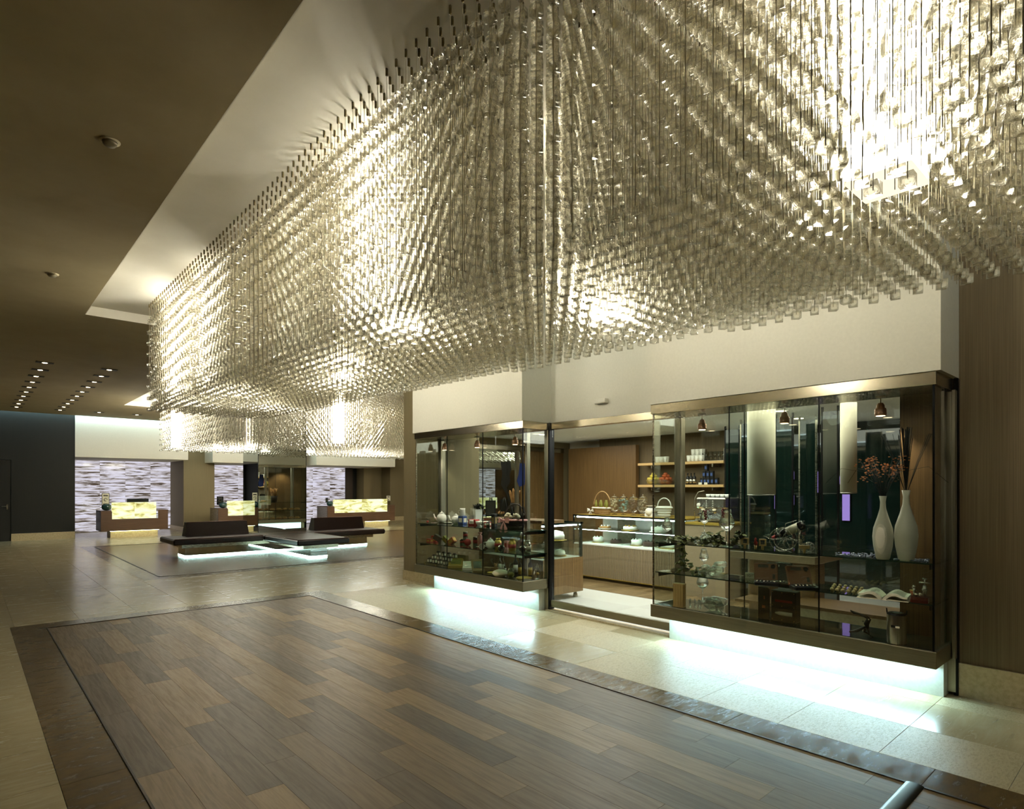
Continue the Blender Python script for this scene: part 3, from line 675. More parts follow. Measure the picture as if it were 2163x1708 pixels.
# ================================================================== CAFE interior
# cake counter
XC = 8.0
t = thing('cake_counter', 'long lit glass cake counter with ribbed beige front along the cafe', 'counter', (XC, 5.0, 0))
put('kick', MB().box(.06, .8, .05, 2.2, 0, .07), M_black, t)
body = put('body', MB().box(.012, .9, 0, 2.25, .07, .61), M_counter, t)
rb = MB()
for k in range(75): rb.box(0, .012, .01 + k * .0297, .024 + k * .0297, .075, .605)
put('ribs', rb, M_counter, body)
put('lower_trim', MB().box(-.004, .012, 0, 2.25, .066, .078), M_gold, t)
put('deck', MB().box(.0, .9, 0, 2.25, .61, .63), M_white, t)
put('glass_front', MB().box(.0, .008, .0, 2.25, .63, 1.10), M_glass, t); put('glass_end', MB().box(.0, .6, 2.24, 2.25, .63, 1.10), M_glass, t)
put('glass_shelf', MB().box(.08, .7, .02, 2.23, .868, .88), M_shelf, t)
put('case_back', MB().box(.82, .84, 0, 2.25, .63, 1.12), M_white, t)
put('case_light', MB().box(.04, .075, .05, 2.2, 1.075, 1.098), M_case, t); put('case_light', MB().box(.085, .11, .05, 2.2, .858, .867), M_case, t)
put('top_frame', MB().box(-.01, .014, 0, 2.25, 1.10, 1.125).box(-.01, .9, 2.225, 2.25, 1.10, 1.125), M_black, t)
put('counter_top', MB().box(.014, .9, 0, 2.225, 1.105, 1.128), M_gold, t)
put('corner_post', MB().box(-.006, .012, 2.228, 2.25, .61, 1.10), M_black, t)
for k in (.75, 1.5): put('divider', MB().box(.3, .8, k - .004, k + .004, .63, 1.09), M_steel, t)
def cake(label, x, y, z, r, h, m, top=None, seed=0):
    c = thing('cake', label, 'cake', (x, y, z), 0, 'cakes in the lit counter')
    put('board', MB().lathe([(r * 1.25, 0), (r * 1.25, .006)], 20), M_gold if seed % 2 else M_paper, c)
    put('sponge', MB().lathe([(r, .006), (r, h), (r * .97, h + .006), (.001, h + .008)], 24), m, c)
    b = MB(); rr = random.Random(seed)
    for k in range(7): b.ball((r * .7 * math.cos(k * .9), r * .7 * math.sin(k * .9), h + .012), r * .14, 6)
    put('topping', b, top or M_cake, c)
    return c
cks = [(6.82, 'low brown tart', .10, .035, M_bread, None), (6.28, 'round white-topped fruit cake', .12, .055, M_cake, M_gold), (5.72, 'tall white cream cake', .12, .075, M_cake, None), (5.25, 'white cake with red berries', .12, .05, M_cake, M_red)]
for i, (y, n, r, h, m, tp) in enumerate(cks): cake('%s on the upper glass shelf of the counter' % n, XC + .36, y, .881, r, h, m, tp, i)
cks = [(6.95, 'small white square-sided cake', .09, .085, M_cake, None), (6.55, 'dark chocolate log cake', .10, .06, M_choc, M_choc), (6.12, 'white two-layer cake', .09, .09, M_cake, None), (5.86, 'dark chocolate glazed cake', .11, .075, M_choc, M_choc), (5.5, 'flat white cake', .13, .06, M_cake, None), (5.17, 'pale green iced cake', .13, .07, mat('pistachio_icing', (206, 214, 170), .6), None)]
for i, (y, n, r, h, m, tp) in enumerate(cks): cake('%s on the counter deck' % n, XC + .32, y, .631, r, h, m, tp, i + 3)
# small pastry case by the door
t = thing('pastry_case', 'small glass pastry case on a brown box base behind the shop door', 'display case', (5.86, 5.86, 0))
put('body', MB().bev(0, .82, 0, 1.3, .10, .60, .003), M_panel, t)
for a, b in ((.08, .08), (.74, .08), (.08, 1.2), (.74, 1.2)): put('caster', MB().lathe([(.03, .0), (.035, .03), (.03, .06), (.012, .10)], 10, (a, b, 0)), M_steel, t)
put('glass_pane', MB().box(0, .8, 0, .008, .60, 1.08), M_glass, t); put('glass_pane', MB().box(.792, .8, .01, 1.28, .60, 1.08), M_glass, t)
put('corner_frame', MB().box(.76, .80, -.004, .03, .60, 1.10).box(0, .82, -.004, .02, 1.075, 1.10).box(.78, .82, 0, 1.3, 1.075, 1.10).box(0, .82, 1.28, 1.3, .6, 1.10), M_tint, t)
put('glass_shelf', MB().box(.02, .76, .04, 1.26, .83, .84), M_shelf, t)
put('case_light', MB().box(.04, .74, .05, .075, 1.05, 1.07), M_case, t); put('deck', MB().box(0, .8, .01, 1.28, .595, .602), M_white, t)
put('counter_top', MB().box(0, .45, .03, 1.27, 1.10, 1.14), M_panel, t)
def small_bowl(label, x, y, z, r, m=M_cake):
    c = thing('pudding', label, 'dessert', (x, y, z), 0, 'desserts in the small pastry case')
    put('plate', MB().lathe([(r * .6, 0), (r * 1.3, .008), (r * 1.3, .012)], 18), M_gold, c)
    b = MB().lathe([(r, .012), (r * 1.02, r * .6), (r * .8, r * 1.0), (r * .3, r * 1.15), (.001, r * 1.17)], 18)
    for k in range(14): b.tube([(r * 1.0 * math.cos(k * .449), r * 1.0 * math.sin(k * .449), .012), (r * .82 * math.cos(k * .449), r * .82 * math.sin(k * .449), r), (0, 0, r * 1.2)], .006, 4)
    put('dome', b, m, c)
small_bowl('white fluted dome cake on the upper shelf of the small case', 6.28, 6.02, .842, .12)
small_bowl('flat white dessert at the rear of the small case upper shelf', 6.35, 6.75, .842, .07)
small_bowl('small pale dessert on the small case deck, door side', 6.05, 6.10, .604, .07)
small_bowl('round cream dessert on the small case deck near its corner', 6.42, 6.08, .604, .08)
# left stub counter with gold card reader seen through the left window
t = thing('service_counter', 'dark service counter inside the shop behind the left window', 'counter', (6.6, 7.35, 0))
put('body', MB().box(0, .5, 0, 1.5, 0, 1.0), M_panel, t); put('top', MB().box(-.02, .52, -.02, 1.52, 1.0, 1.03), M_black, t)
put('label_plate', MB().box(.1, .3, -.006, 0, .88, .95), M_tin, t)
# back shelves
XB = 9.2
y0s, y1s = yat(1528, XB), yat(1347, XB)
struct('wall_back_shelf_panel', MB().box(XB + .3, XB + .34, y0s - .05, 7.9, 0, 2.56), M_fabric)
struct('wall_back_brown_panel', MB().box(9.35, 9.45, 6.9, 8.6, 0, 2.4), M_panel)
sz = []
for n, py in (('upper', 978), ('lower', 1026)):
    z = H + (HY - py) / F * dep((XB, (y0s + y1s) / 2)); sz.append(z)
    t = thing('wall_shelf', '%s wooden wall shelf behind the cafe counter' % n, 'shelf', (XB, y0s, z), 0, 'two wooden shelves behind the counter')
    put('board', MB().bev(0, .3, 0, y1s - y0s, -.022, .022, .003), M_wlight, t)
    put('bracket', MB().box(.02, .29, .2, .22, -.08, -.022).box(.02, .29, y1s - y0s - .3, y1s - y0s - .28, -.08, -.022), M_steel, t)
sU, sL = sz[0] + .023, sz[1] + .023
cup = None
def mug(label, loc, rz, s=1.0, group='white cups on the upper shelf'):
    global cup
    if cup is None:
        cup = thing('cup', label, 'cup', loc, rz, group)
        b = put('body', MB().lathe([(.026, 0), (.034, .01), (.04, .085), (.036, .085), (.03, .015), (.001, .012)], 16), M_white, cup)
        put('handle', MB().tube([(.038, 0, .07), (.062, 0, .06), (.06, 0, .03), (.034, 0, .02)], .005, 6), M_white, cup)
        cup.scale = (s, s, s); return cup
    return dup(cup, loc, rz, label, group, scale=(s, s, s))
ys_ = [yat(p, XB) for p in (1384, 1393, 1402)]
for i, y in enumerate(ys_): mug('white cup on the upper shelf left of the steel post, %s from the left' % ORD[i], (XB + .08, y, sU), -2.5, 1.25)
for i, p in enumerate((1451, 1459.5, 1468, 1477)): mug('white cup in the lower row beside the glass rack, %s from the left' % ORD[i], (XB + .08, yat(p, XB), sU), -2.5, 1.25)
for i, p in enumerate((1459, 1468, 1477)): mug('white cup stacked in the top row beside the glass rack, %s from the left' % ORD[i], (XB + .10, yat(p, XB), sU + .107), -2.5, 1.2)
t = thing('glass_rack', 'rack of clear tumblers at the right end of the upper shelf', 'rack', (XB + .12, yat(1503, XB), sU))
put('rack_frame', MB().box(-.08, .08, -.2, .2, .0, .008).box(-.08, .08, -.2, -.195, 0, .2).box(-.08, .08, .195, .2, 0, .2), M_tin, t)
for k in range(5): put('tumbler', MB().lathe([(.03, 0), (.034, .15), (.032, .15), (.028, .01)], 12), M_ware, t, (0, -.155 + k * .078, .009))
def fruit_bowl(label, px, m, leaf, one, n, group, r):
    y = yat(px, XB); t = thing('fruit_bowl', 'clear bowl for %s' % label, 'bowl', (XB + .13, y, sL))
    put('glass', MB().lathe([(.05, 0), (.11, .02), (.135, .09), (.132, .09), (.1, .024), (.04, .006)], 20), M_ware, t)
    rr = random.Random(px); P_ = []
    lay = [(5, .075, .05), (6, .078, .105), (3, .04, .155), (1, 0, .19)]; c = 0; proto = None
    for nn, R_, z in lay:
        for k in range(nn):
            a = 2 * PI * k / nn + z * 9; loc = (XB + .13 + R_ * math.cos(a), y + R_ * math.sin(a), sL + z)
            if proto is None:
                proto = thing(one, '%s piled in the clear bowl on the lower shelf' % label, 'fruit', loc, 0, group)
                put('flesh', MB().lathe([(.001, -r), (r * .6, -r * .82), (r * .98, -r * .2), (r * .95, r * .35), (r * .55, r * .82), (.001, r * .78)], 12), m, proto); put('stalk', MB().tube([(0, 0, r * .7), (.004, 0, r * 1.15)], .003, 4), M_dleaf, proto)
            else: dup(proto, loc, a, '%s in the %s of the clear bowl on the lower shelf' % (label, ('bottom ring', 'second ring', 'third ring', 'very top')[[round(q[2], 3) for q in lay].index(round(z, 3))]))
fruit_bowl('yellow-green apple', 1371, mat('yellow_apple', (206, 186, 76), .35), None, 'apple', 14, 'yellow apples in the left bowl', .036)
fruit_bowl('orange-red apple', 1397, mat('red_apple', (196, 96, 52), .35), None, 'apple', 14, 'red apples in the right bowl', .036)
def bottle(label, loc, h, r, m, cap, lab, group=None, neck=.3):
    t = thing('bottle', label, 'bottle', loc, 0, group)
    put('body', MB().lathe([(r, 0), (r, h * .6), (r * .85, h * .68), (r * neck, h * .76), (r * neck, h * .95), (.001, h * .95)], 16), m, t)
    put('cap', MB().lathe([(r * (neck + .08), h * .9), (r * (neck + .08), h), (.001, h)], 12), cap, t)
    if lab: put('paper_label', MB().lathe([(r * 1.01, h * .12), (r * 1.01, h * .5)], 16), lab, t)
    return t
for i, p in enumerate((1446, 1453, 1460)):
    bottle('squat black bottle on the lower cafe shelf, %s of three from the steel post' % ORD[i], (XB + .1, yat(p, XB), sL), .20, .032, M_blk, M_blk, M_tin, 'black bottles beside the steel post')
i = 0
for row, ps in ((0, (1477, 1484, 1491, 1499, 1508)), (1, (1482, 1490, 1498)), (2, (1486,))):
    for p in ps:
        t = thing('gift_box', 'small black box with pale label, %s row of the pyramid, %s from the left' % (('bottom', 'middle', 'top')[row], ORD[ps.index(p)]), 'box', (XB + .1, yat(p, XB), sL + row * .115), 0, 'pyramid of small black boxes')
        put('carton', MB().bev(-.03, .03, -.028, .028, 0, .112, .002), M_blk, t); put('label_card', MB().box(-.032, -.030, -.018, .018, .03, .08), M_blue, t)
for i, p in enumerate((1478, 1490)):
    t = thing('price_card', 'white price card in front of the black boxes, %s one' % ('left', 'right')[i], 'card', (XB + .01, yat(p, XB), sL)); put('card', MB().box(0, .008, -.03, .03, 0, .035), M_paper, t)
def jar(label, loc, h, r, fill, body=M_ware, group=None, foot=True):
    t = thing('glass_jar', label, 'jar', loc, 0, group)
    z = .16 * h if foot else 0
    if foot: put('foot', MB().lathe([(r * .6, 0), (r * .5, .01), (r * .15, .05 * h), (r * .15, .12 * h), (r * .5, z)], 16), M_ware, t)
    put('body', MB().lathe([(r * .6, z), (r, z + .12 * h), (r, .72 * h), (r * .85, .8 * h)], 18), body, t)
    put('lid', MB().lathe([(r * .95, .8 * h), (r * .5, .88 * h), (.012, .9 * h), (.022, .96 * h), (.001, h)], 18), M_ware, t)
    rr = random.Random(int(loc[1] * 100)); b = MB()
    for k in range(26): b.ball((rr.uniform(-.6, .6) * r, rr.uniform(-.6, .6) * r, z + .1 * h + rr.random() * .48 * h), r * .2, 5)
    put('sweets', b, fill, t); return t
ZC_ = 1.129
for i, (p, m) in enumerate(((1298, mat('mixed_sweets', (196, 186, 150), .5)), (1317, mat('teal_sweets', (130, 160, 150), .5)), (1338, mat('brown_sweets', (120, 100, 76), .5)), (1358, mat('grey_sweets', (150, 138, 110), .5)))):
    jar('lidded footed glass sweet jar on the cake counter, %s from the basket' % ORD[i], (XC + .35, yat(p, XC + .35), ZC_), .36, .085, m, group='sweet jars on the counter')
def basket(label, loc, L_, W_, h, hh, m, bow, fill, rz=0, seed=0, oval=True):
    t = thing('gift_basket', label, 'basket', loc, rz)
    n = 24; vs = []; fs = []
    prof = [(.72, 0), (.86, h * .5), (1, h), (.95, h), (.82, h * .5), (.68, .01)]
    for r, z in prof:
        for k in range(n): a = 2 * PI * k / n; vs.append((L_ / 2 * r * math.cos(a), W_ / 2 * r * math.sin(a), z))
    for i in range(5):
        for k in range(n): j = (k + 1) % n; fs.append((i * n + k, i * n + j, (i + 1) * n + j, (i + 1) * n + k))
    fs.append(tuple(5 * n + k for k in range(n)))
    b_ = put('woven_body', MB().add(vs, fs, True), m, t)
    wv = MB()
    for q in range(4):
        z = h * (.15 + q * .24); f = .74 + .26 * z / h
        wv.tube([(L_ / 2 * f * math.cos(2 * PI * k / n), W_ / 2 * f * math.sin(2 * PI * k / n), z) for k in range(n + 1)], h * .06, 4)
    put('weave_bands', wv, m, b_)
    put('handle', MB().tube([(L_ / 2 * .95 * math.cos(a), 0, h + (hh - h) * math.sin(a)) for a in [PI * k / 14 for k in range(15)]], .009, 6), m, t)
    put('ribbon_band', MB().tube([(L_ / 2 * 1.01 * math.cos(2 * PI * k / n), W_ / 2 * 1.01 * math.sin(2 * PI * k / n), h * .86) for k in range(n + 1)], h * .11, 4), bow, t)
    bw = MB()
    for s_ in (-1, 1):
        bw.add([(0, 0, 0), (s_ * .07, -.01, .045), (s_ * .075, -.02, -.02), (s_ * .03, -.035, .03), (s_ * .035, -.035, -.015)], [(0, 1, 3), (0, 3, 4), (0, 4, 2), (0, 2, 1), (1, 2, 4, 3)])
        bw.add([(0, -.02, 0), (s_ * .025, -.03, -.12), (s_ * .065, -.02, -.10)], [(0, 1, 2)]); bw.add([(0, -.014, 0), (s_ * .025, -.024, -.12), (s_ * .065, -.014, -.10)], [(2, 1, 0)])
    o = put('bow', bw, bow, t); return t, o, fill
t, bo, _ = basket('light wicker gift basket with pale bow on the cake counter', (XC + .3, yat(1272, XC + .3), ZC_), .40, .24, .13, .40, M_wickl, M_cream, None, PI / 2)
bo.location = (.2, .1, .06)
b = MB()
for k in range(5): b.lathe([(.025, 0), (.025, .14), (.01, .18), (.01, .2)], 8, (-.12 + k * .06, .02 * (-1) ** k, .05))
put('packed_jars', b, M_olive, t)
# kitchen scale, white basket
p = yat(1372, XC + .25); t = thing('kitchen_scale', 'small round-faced kitchen scale beside the sweet jars', 'scale', (XC + .3, p, ZC_))
put('body', MB().box(-.07, .07, -.08, .08, 0, .05).lathe([(.08, .05), (.07, .13), (.03, .15)], 14), M_white, t)
put('dial', MB().lathe([(.06, 0), (.06, .012), (.001, .012)], 20, M=Matrix.Translation((-.075, 0, .08)) @ Matrix.Rotation(-PI / 2, 4, 'Y')), M_paper, t); put('pan', MB().lathe([(.04, .15), (.10, .17), (.105, .18), (.04, .158)], 16), M_tin, t)
t, bo, _ = basket('white oval basket with a hoop handle on the counter near the steel post', (XC + .3, yat(1403, XC + .3), ZC_), .26, .2, .17, .30, M_white, M_white, None, PI / 2); bo.location = (.1, 0, .1)
# second counter with espresso machine
ye0, ye1 = yat(1532, 7.9), 4.97
t = thing('bar_counter', 'plain grey-beige bar counter under the espresso machine', 'counter', (7.9, ye0, 0))
put('body', MB().box(0, .7, 0, ye1 - ye0, 0, 1.06), M_counter, t); put('top', MB().box(-.02, .72, -.02, ye1 - ye0, 1.06, 1.09), M_gold, t)
ym = (yat(1469, 8.1) + yat(1531, 8.1)) / 2; wm = yat(1469, 8.1) - yat(1531, 8.1)
t = thing('espresso_machine', 'polished two-group espresso machine on the bar counter', 'espresso machine', (8.1, ym, 1.09))
hm = .36
put('body', MB().bev(0, .4, -wm / 2, wm / 2, .20, hm, .02).box(.12, .4, -wm / 2, wm / 2, .05, .2), M_tin, t)
put('drip_tray', MB().box(-.02, .4, -wm / 2, wm / 2, .02, .05), M_steel, t)
for s_ in (-.42, .42): put('foot', MB().lathe([(.02, 0), (.02, .02)], 8, (.05, s_ * wm, 0)), M_blk, t)
for s_ in (-.18, .2):
    g = put('group_head', MB().lathe([(.035, .13), (.035, .20)], 12, (-.02, s_ * wm, 0)), M_steel, t); put('portafilter', MB().tube([(-.02, s_ * wm, .14), (-.16, s_ * wm, .12)], .012, 8), M_blk, g)
put('pressure_gauge', MB().lathe([(.03, 0), (.03, .01), (.001, .01)], 16, M=Matrix.Translation((-.003, wm * .38, .25)) @ Matrix.Rotation(-PI / 2, 4, 'Y')), M_paper, t)
bt = MB()
for s_ in (-.1, .12):
    for k in range(4): bt.ball((-.002, s_ * wm, .22 + k * .03), .008, 6)
put('buttons', bt, M_paper, t)
put('steam_arm', MB().tube([(-.03, wm * .47, .05), (-.05, wm * .49, .2), (-.03, wm * .47, .36), (0, wm * .40, .44), (0, wm * .2, .46)], .007, 6), M_steel, t)
pr = MB()
for k in range(5): pr.lathe([(.03, 0), (.04, .05), (.036, .05)], 10, (.2, -wm * .35 + k * wm * .16, hm))
put('warming_cups', pr, M_white, t)
# hanging lampshades
for i, (pa, pb, pbot, X_) in enumerate(((1579, 1638, 1046, 6.6), (1774, 1811, 1042, 7.0))):
    ya, yb = yat(pb, X_), yat(pa, X_); c = Vector((X_, (ya + yb) / 2, 0)); zb_ = H + (HY - pbot) / F * dep(c); r = (yb - ya) * .74 / 2 * 1.25
    t = thing('pendant_shade', 'tall cream pendant shade hanging in the cafe, %s of the two' % ('larger nearer', 'slimmer farther')[i], 'pendant lamp', (c.x, c.y, zb_), .25)
    put('shade', MB().lathe([(r, 0), (r, 2.5 - zb_), (r - .006, 2.5 - zb_), (r - .006, .0)], 4 if 0 else 24), M_shade, t)
    put('lower_ring', MB().lathe([(r + .003, 0), (r + .003, .012)], 24), M_tin, t); put('canopy_rod', MB().box(-.01, .01, -.01, .01, 2.5 - zb_, 2.56 - zb_).lathe([(r, 2.499 - zb_), (r, 2.505 - zb_)], 24), M_steel, t)
# copper spot lamps under the window headers
def spot_lamp(px, X_, label, z=None):
    y = yat(px, X_); t = thing('spot_lamp', label, 'spot lamp', (X_, y, 2.344 if z is None else z), 0, 'copper spot lamps in the show windows')
    put('ceiling_plate', MB().box(-.03, .03, -.03, .03, -.008, 0), M_white, t); put('stem', MB().tube([(0, 0, 0), (0, 0, -.06)], .005, 6), M_steel, t)
    put('lamp_body', MB().lathe([(.018, -.05), (.03, -.07), (.03, -.09), (.04, -.095), (.045, -.12), (.04, -.125), (.045, -.13), (.042, -.155), (.001, -.15)], 16), mat('copper', (226, 176, 146), .3, .8), t)
    put('lens', MB().lathe([(.034, -.157), (.001, -.157)], 14), M_down, t)
    return t
for i, p in enumerate((939, 1008, 1088)):
    spot_lamp(p, 5.62, 'copper spot lamp hanging in the left show window, %s from the pier' % ORD[i]); spot('spot_light', (5.62, yat(p, 5.62), 2.16), 28, (1, .92, .78), 110)
for i, p in enumerate((1483, 1657, 1860)):
    spot_lamp(p, 5.6, 'copper spot lamp hanging in the right show window, %s from the door' % ORD[i]); spot('spot_light', (5.6, yat(p, 5.6), 2.16), 28, (1, .92, .78), 110)
for n, (x, y) in enumerate(((6.6, 2.0), (7.6, 2.0), (8.6, 2.0), (6.6, 3.4), (7.6, 3.4), (8.6, 3.6), (6.8, 7.6), (7.8, 7.8))):
    t = thing('cafe_downlight', 'round recessed downlight in the cafe ceiling, row %s' % ORD[n], 'downlight', (x, y, 2.56), 0, 'cafe ceiling downlights'); t['label'] = 'round recessed downlight in the white cafe ceiling, %s' % ('right window row, nearest the glass', 'right window row, middle', 'right window row, deepest inside', 'bar counter row, nearest the glass', 'bar counter row, middle', 'bar counter row, deepest inside', 'left window side, nearer the glass', 'left window side, deeper inside')[n]
    put('ring', MB().lathe([(.085, -.004), (.085, 0)], 18), M_white, t); put('lens', MB().lathe([(.07, -.006), (.001, -.006)], 18), M_down, t)
# dark green glass screens and purple lit strips at the right of the room
for i, (pa, pb, X_) in enumerate(((1533, 1560, 8.9), (1566, 1580, 8.2), (1640, 1672, 7.9), (1690, 1722, 8.4), (1738, 1768, 7.6))):
    ya, yb = yat(pb, X_), yat(pa, X_)
    t = thing('glass_screen', 'tall dark green glass screen in the cafe, %s from the bar counter' % ORD[i], 'glass screen', (X_, ya, 0), 0, 'dark green glass screens')
    put('sheet', MB().box(0, .02, 0, yb - ya, .02, 2.5), M_tint, t); put('edge_frame', MB().box(-.004, .024, -.02, 0, 0, 2.56).box(-.004, .024, yb - ya, yb - ya + .02, 0, 2.56), M_steel if i % 2 else M_black, t)
struct('wall_cafe_dark_mirror', MB().box(9.7, 9.78, 1.3, yat(1534, 9.7), 0, 2.56), M_tint)
for i, (p, py0, py1, w_) in enumerate(((1541, 992, 1018, .12), (1541, 1022, 1046, .12), (1541, 1048, 1078, .12), (1563, 996, 1030, .05), (1563, 1040, 1078, .05), (1630, 1000, 1075, .06), (1664, 995, 1012, .05), (1664, 1046, 1066, .05), (1718, 995, 1040, .05), (1762, 1005, 1022, .04), (1772, 990, 1040, .07), (1778, 1044, 1100, .10))):
    y = yat(p, 9.5); a, b = at_x(p, py1, 9.5) if False else (H + (HY - py1) / F * dep((9.5, y)), H + (HY - py0) / F * dep((9.5, y)))
    t = thing('light_strip', 'purple backlit panel on the dark rear wall, %s one counting away from the bar counter' % ORD[i % 14], 'light panel', (9.66, y, a), 0, 'purple backlit panels')
    put('diffuser', MB().box(0, .01, -w_ / 2, w_ / 2, 0, b - a), M_purple, t); put('backing', MB().box(.01, .035, -w_ / 2 - .01, w_ / 2 + .01, -.01, b - a + .01), M_black, t)
# low dark display table and tall stand in the right of the room
t = thing('display_table', 'dark grey table with a thick top and brown ribbed leg, behind the right window', 'table', (6.5, 2.55, 0))
put('top', MB().bev(0, .75, 0, .95, .80, .88, .004), M_counter, t); put('glass_top', MB().box(.01, .74, .01, .94, .88, .888), M_deck, t)
put('leg', MB().box(.05, .3, .02, .25, 0, .80), M_panel, t); put('leg', MB().box(.45, .7, .7, .93, 0, .80), M_panel, t)
put('stretcher_shelf', MB().box(.05, .7, .1, .9, .30, .33), M_panel, t)
t = thing('low_bench', 'low stone-topped box bench on the cafe floor behind the right window', 'bench', (6.1, 1.35, 0)); put('box', MB().box(0, .5, 0, 1.3, 0, .42), M_stone, t); put('top', MB().box(-.02, .52, -.02, 1.32, .42, .45), M_panel, t)
# white flower pot, easel, baguette basket seen behind the left window
p = Vector((6.45, yat(1006, 6.45), 1.03)); t = thing('flower_pot', 'white square flower pot with dark foliage behind the left window', 'plant pot', p)
put('pot', MB().add([(-.06, -.06, 0), (.06, -.06, 0), (.06, .06, 0), (-.06, .06, 0), (-.09, -.09, .2), (.09, -.09, .2), (.09, .09, .2), (-.09, .09, .2)], [(3, 2, 1, 0), (0, 1, 5, 4), (1, 2, 6, 5), (2, 3, 7, 6), (3, 0, 4, 7), (4, 5, 6, 7)]), M_white, t)
def leaf(mb, c, d, L_, w_):
    c = Vector(c); d = Vector(d).normalized(); s_ = d.cross(Vector((0, 0, 1))); s_ = s_.normalized() if s_.length > .1 else Vector((1, 0, 0)); u = s_.cross(d)
    mb.add([c, c + d * L_ * .4 + s_ * w_, c + d * L_ * .8 + s_ * w_ * .5 + u * -.01, c + d * L_, c + d * L_ * .8 - s_ * w_ * .5 + u * -.01, c + d * L_ * .4 - s_ * w_, c + d * L_ * .4 + u * w_ * .35], [(0, 1, 6), (1, 2, 6), (2, 3, 6), (3, 4, 6), (4, 5, 6), (5, 0, 6)])
rl = random.Random(9); b = MB()
for k in range(60): leaf(b, (rl.uniform(-.08, .08), rl.uniform(-.08, .08), .2 + rl.random() * .05), (rl.uniform(-1, 1), rl.uniform(-1, 1), rl.uniform(.1, .8)), .09, .022)
put('foliage', b, M_dleaf, t)
def easel(label, loc, rz, h):
    t = thing('easel', label, 'easel', loc, rz)
    for s_ in (-1, 1): put('leg', MB().tube([(s_ * .09, 0, 0), (s_ * .015, .04, h)], .008, 4), M_blk, t)
    put('leg', MB().tube([(0, .16, 0), (0, .05, h * .95)], .008, 4), M_blk, t); put('board', MB().box(-.09, .09, .008, .02, h * .18, h * .86), M_blk, t); put('menu_card', MB().box(-.07, .07, .003, .008, h * .24, h * .8), mat('dark_menu', (44, 40, 30), .5), t)
easel('black menu easel behind the left window with closed board', (6.75, yat(1036, 6.75), 1.031), -.9, .40)
# breads in the north window
t = thing('baguette_basket', 'tall dark basket of standing baguettes in the north window', 'basket', (9.25, 9.34, 1.05)) ; bx = xat(1091, 9.34); t.location = (min(bx, 9.3), 9.34, 1.041)
put('basket_body', MB().lathe([(.10, 0), (.13, .24), (.125, .24), (.095, .01)], 18), M_wick, t)
for k in range(8):
    a = k * .8; r_ = .05 + .02 * (k % 2); put('baguette', MB().tube([(r_ * math.cos(a), r_ * math.sin(a), .05), (r_ * 1.3 * math.cos(a), r_ * 1.3 * math.sin(a), .3), (r_ * 1.9 * math.cos(a), r_ * 1.9 * math.sin(a), .46 + .02 * (k % 3)), (r_ * 2 * math.cos(a), r_ * 2 * math.sin(a), .50 + .02 * (k % 3))], [.024, .03, .026, .008], 8), M_bread, t)
lf = None; n = 0
for z, lv in ((1.045, 'top shelf'), (.745, 'middle shelf'), (ZS1 + .004, 'sill')):
    for k in range(9 if z < 1 else 3):
        x = 7.55 + k * (.235 if z < 1 else .3); L_ = .2
        lb = 'bread loaf on the %s of the north window, %s from the pier side' % (lv, ORD[k])
        if lf is None:
            lf = thing('bread_loaf', lb, 'bread', (x, 9.36, z), 0, 'bread loaves in the north window')
            put('crust', MB().tube([(-.11, 0, .03), (-.08, 0, .035), (0, 0, .045), (.08, 0, .035), (.11, 0, .03)], [.008, .032, .044, .032, .008], 10), M_bread, lf)
            sl_ = MB()
            for q in (-.05, 0, .05): sl_.tube([(q - .02, -.012, .077), (q, 0, .088), (q + .02, .012, .077)], .004, 4)
            put('crust_cuts', sl_, mat('pale_crumb', (226, 196, 140), .8), lf)
        else: dup(lf, (x, 9.36 + .02 * (k % 2), z), .3 * ((k * 7) % 3 - 1), lb)
for nm, pxs, m_, lab in (('banner', [(1058, 975), (1078, 974), (1080, 992), (1076, 1004), (1079, 1016), (1070, 1030), (1076, 1048), (1077, 1064), (1068, 1040), (1058, 1024), (1061, 1000)], M_blk, 'black torn-edge hanging banner seen through the left show window'),
                         ('banner', [(1098, 978), (1108, 978), (1110, 1003), (1108, 1024), (1097, 1028), (1092, 1015), (1096, 1000)], mat('deep_blue_card', (22, 40, 96), .5), 'small blue torn-edge hanging banner beside the black one')):
    q = [at_y(a, b, 8.86) for a, b in pxs]; c = sum(q, Vector()) / len(q); n_ = len(q)
    t = thing(nm, lab, 'banner', c); put('sheet', MB().add([(v.x - c.x, d_, v.z - c.z) for d_ in (0, .006) for v in q], [tuple(range(n_)), tuple(range(2 * n_ - 1, n_ - 1, -1))] + [(i, (i + 1) % n_ + n_ * 0, (i + 1) % n_ + n_, i + n_) for i in range(n_)]), m_, t)
    put('hanging_wire', MB().box(-.002, .002, 0, .004, .1, 2.56 - c.z), M_tin, t)
easel('black menu easel with a cream card at the north window', (8.15, 9.3, 1.046), PI, .36)

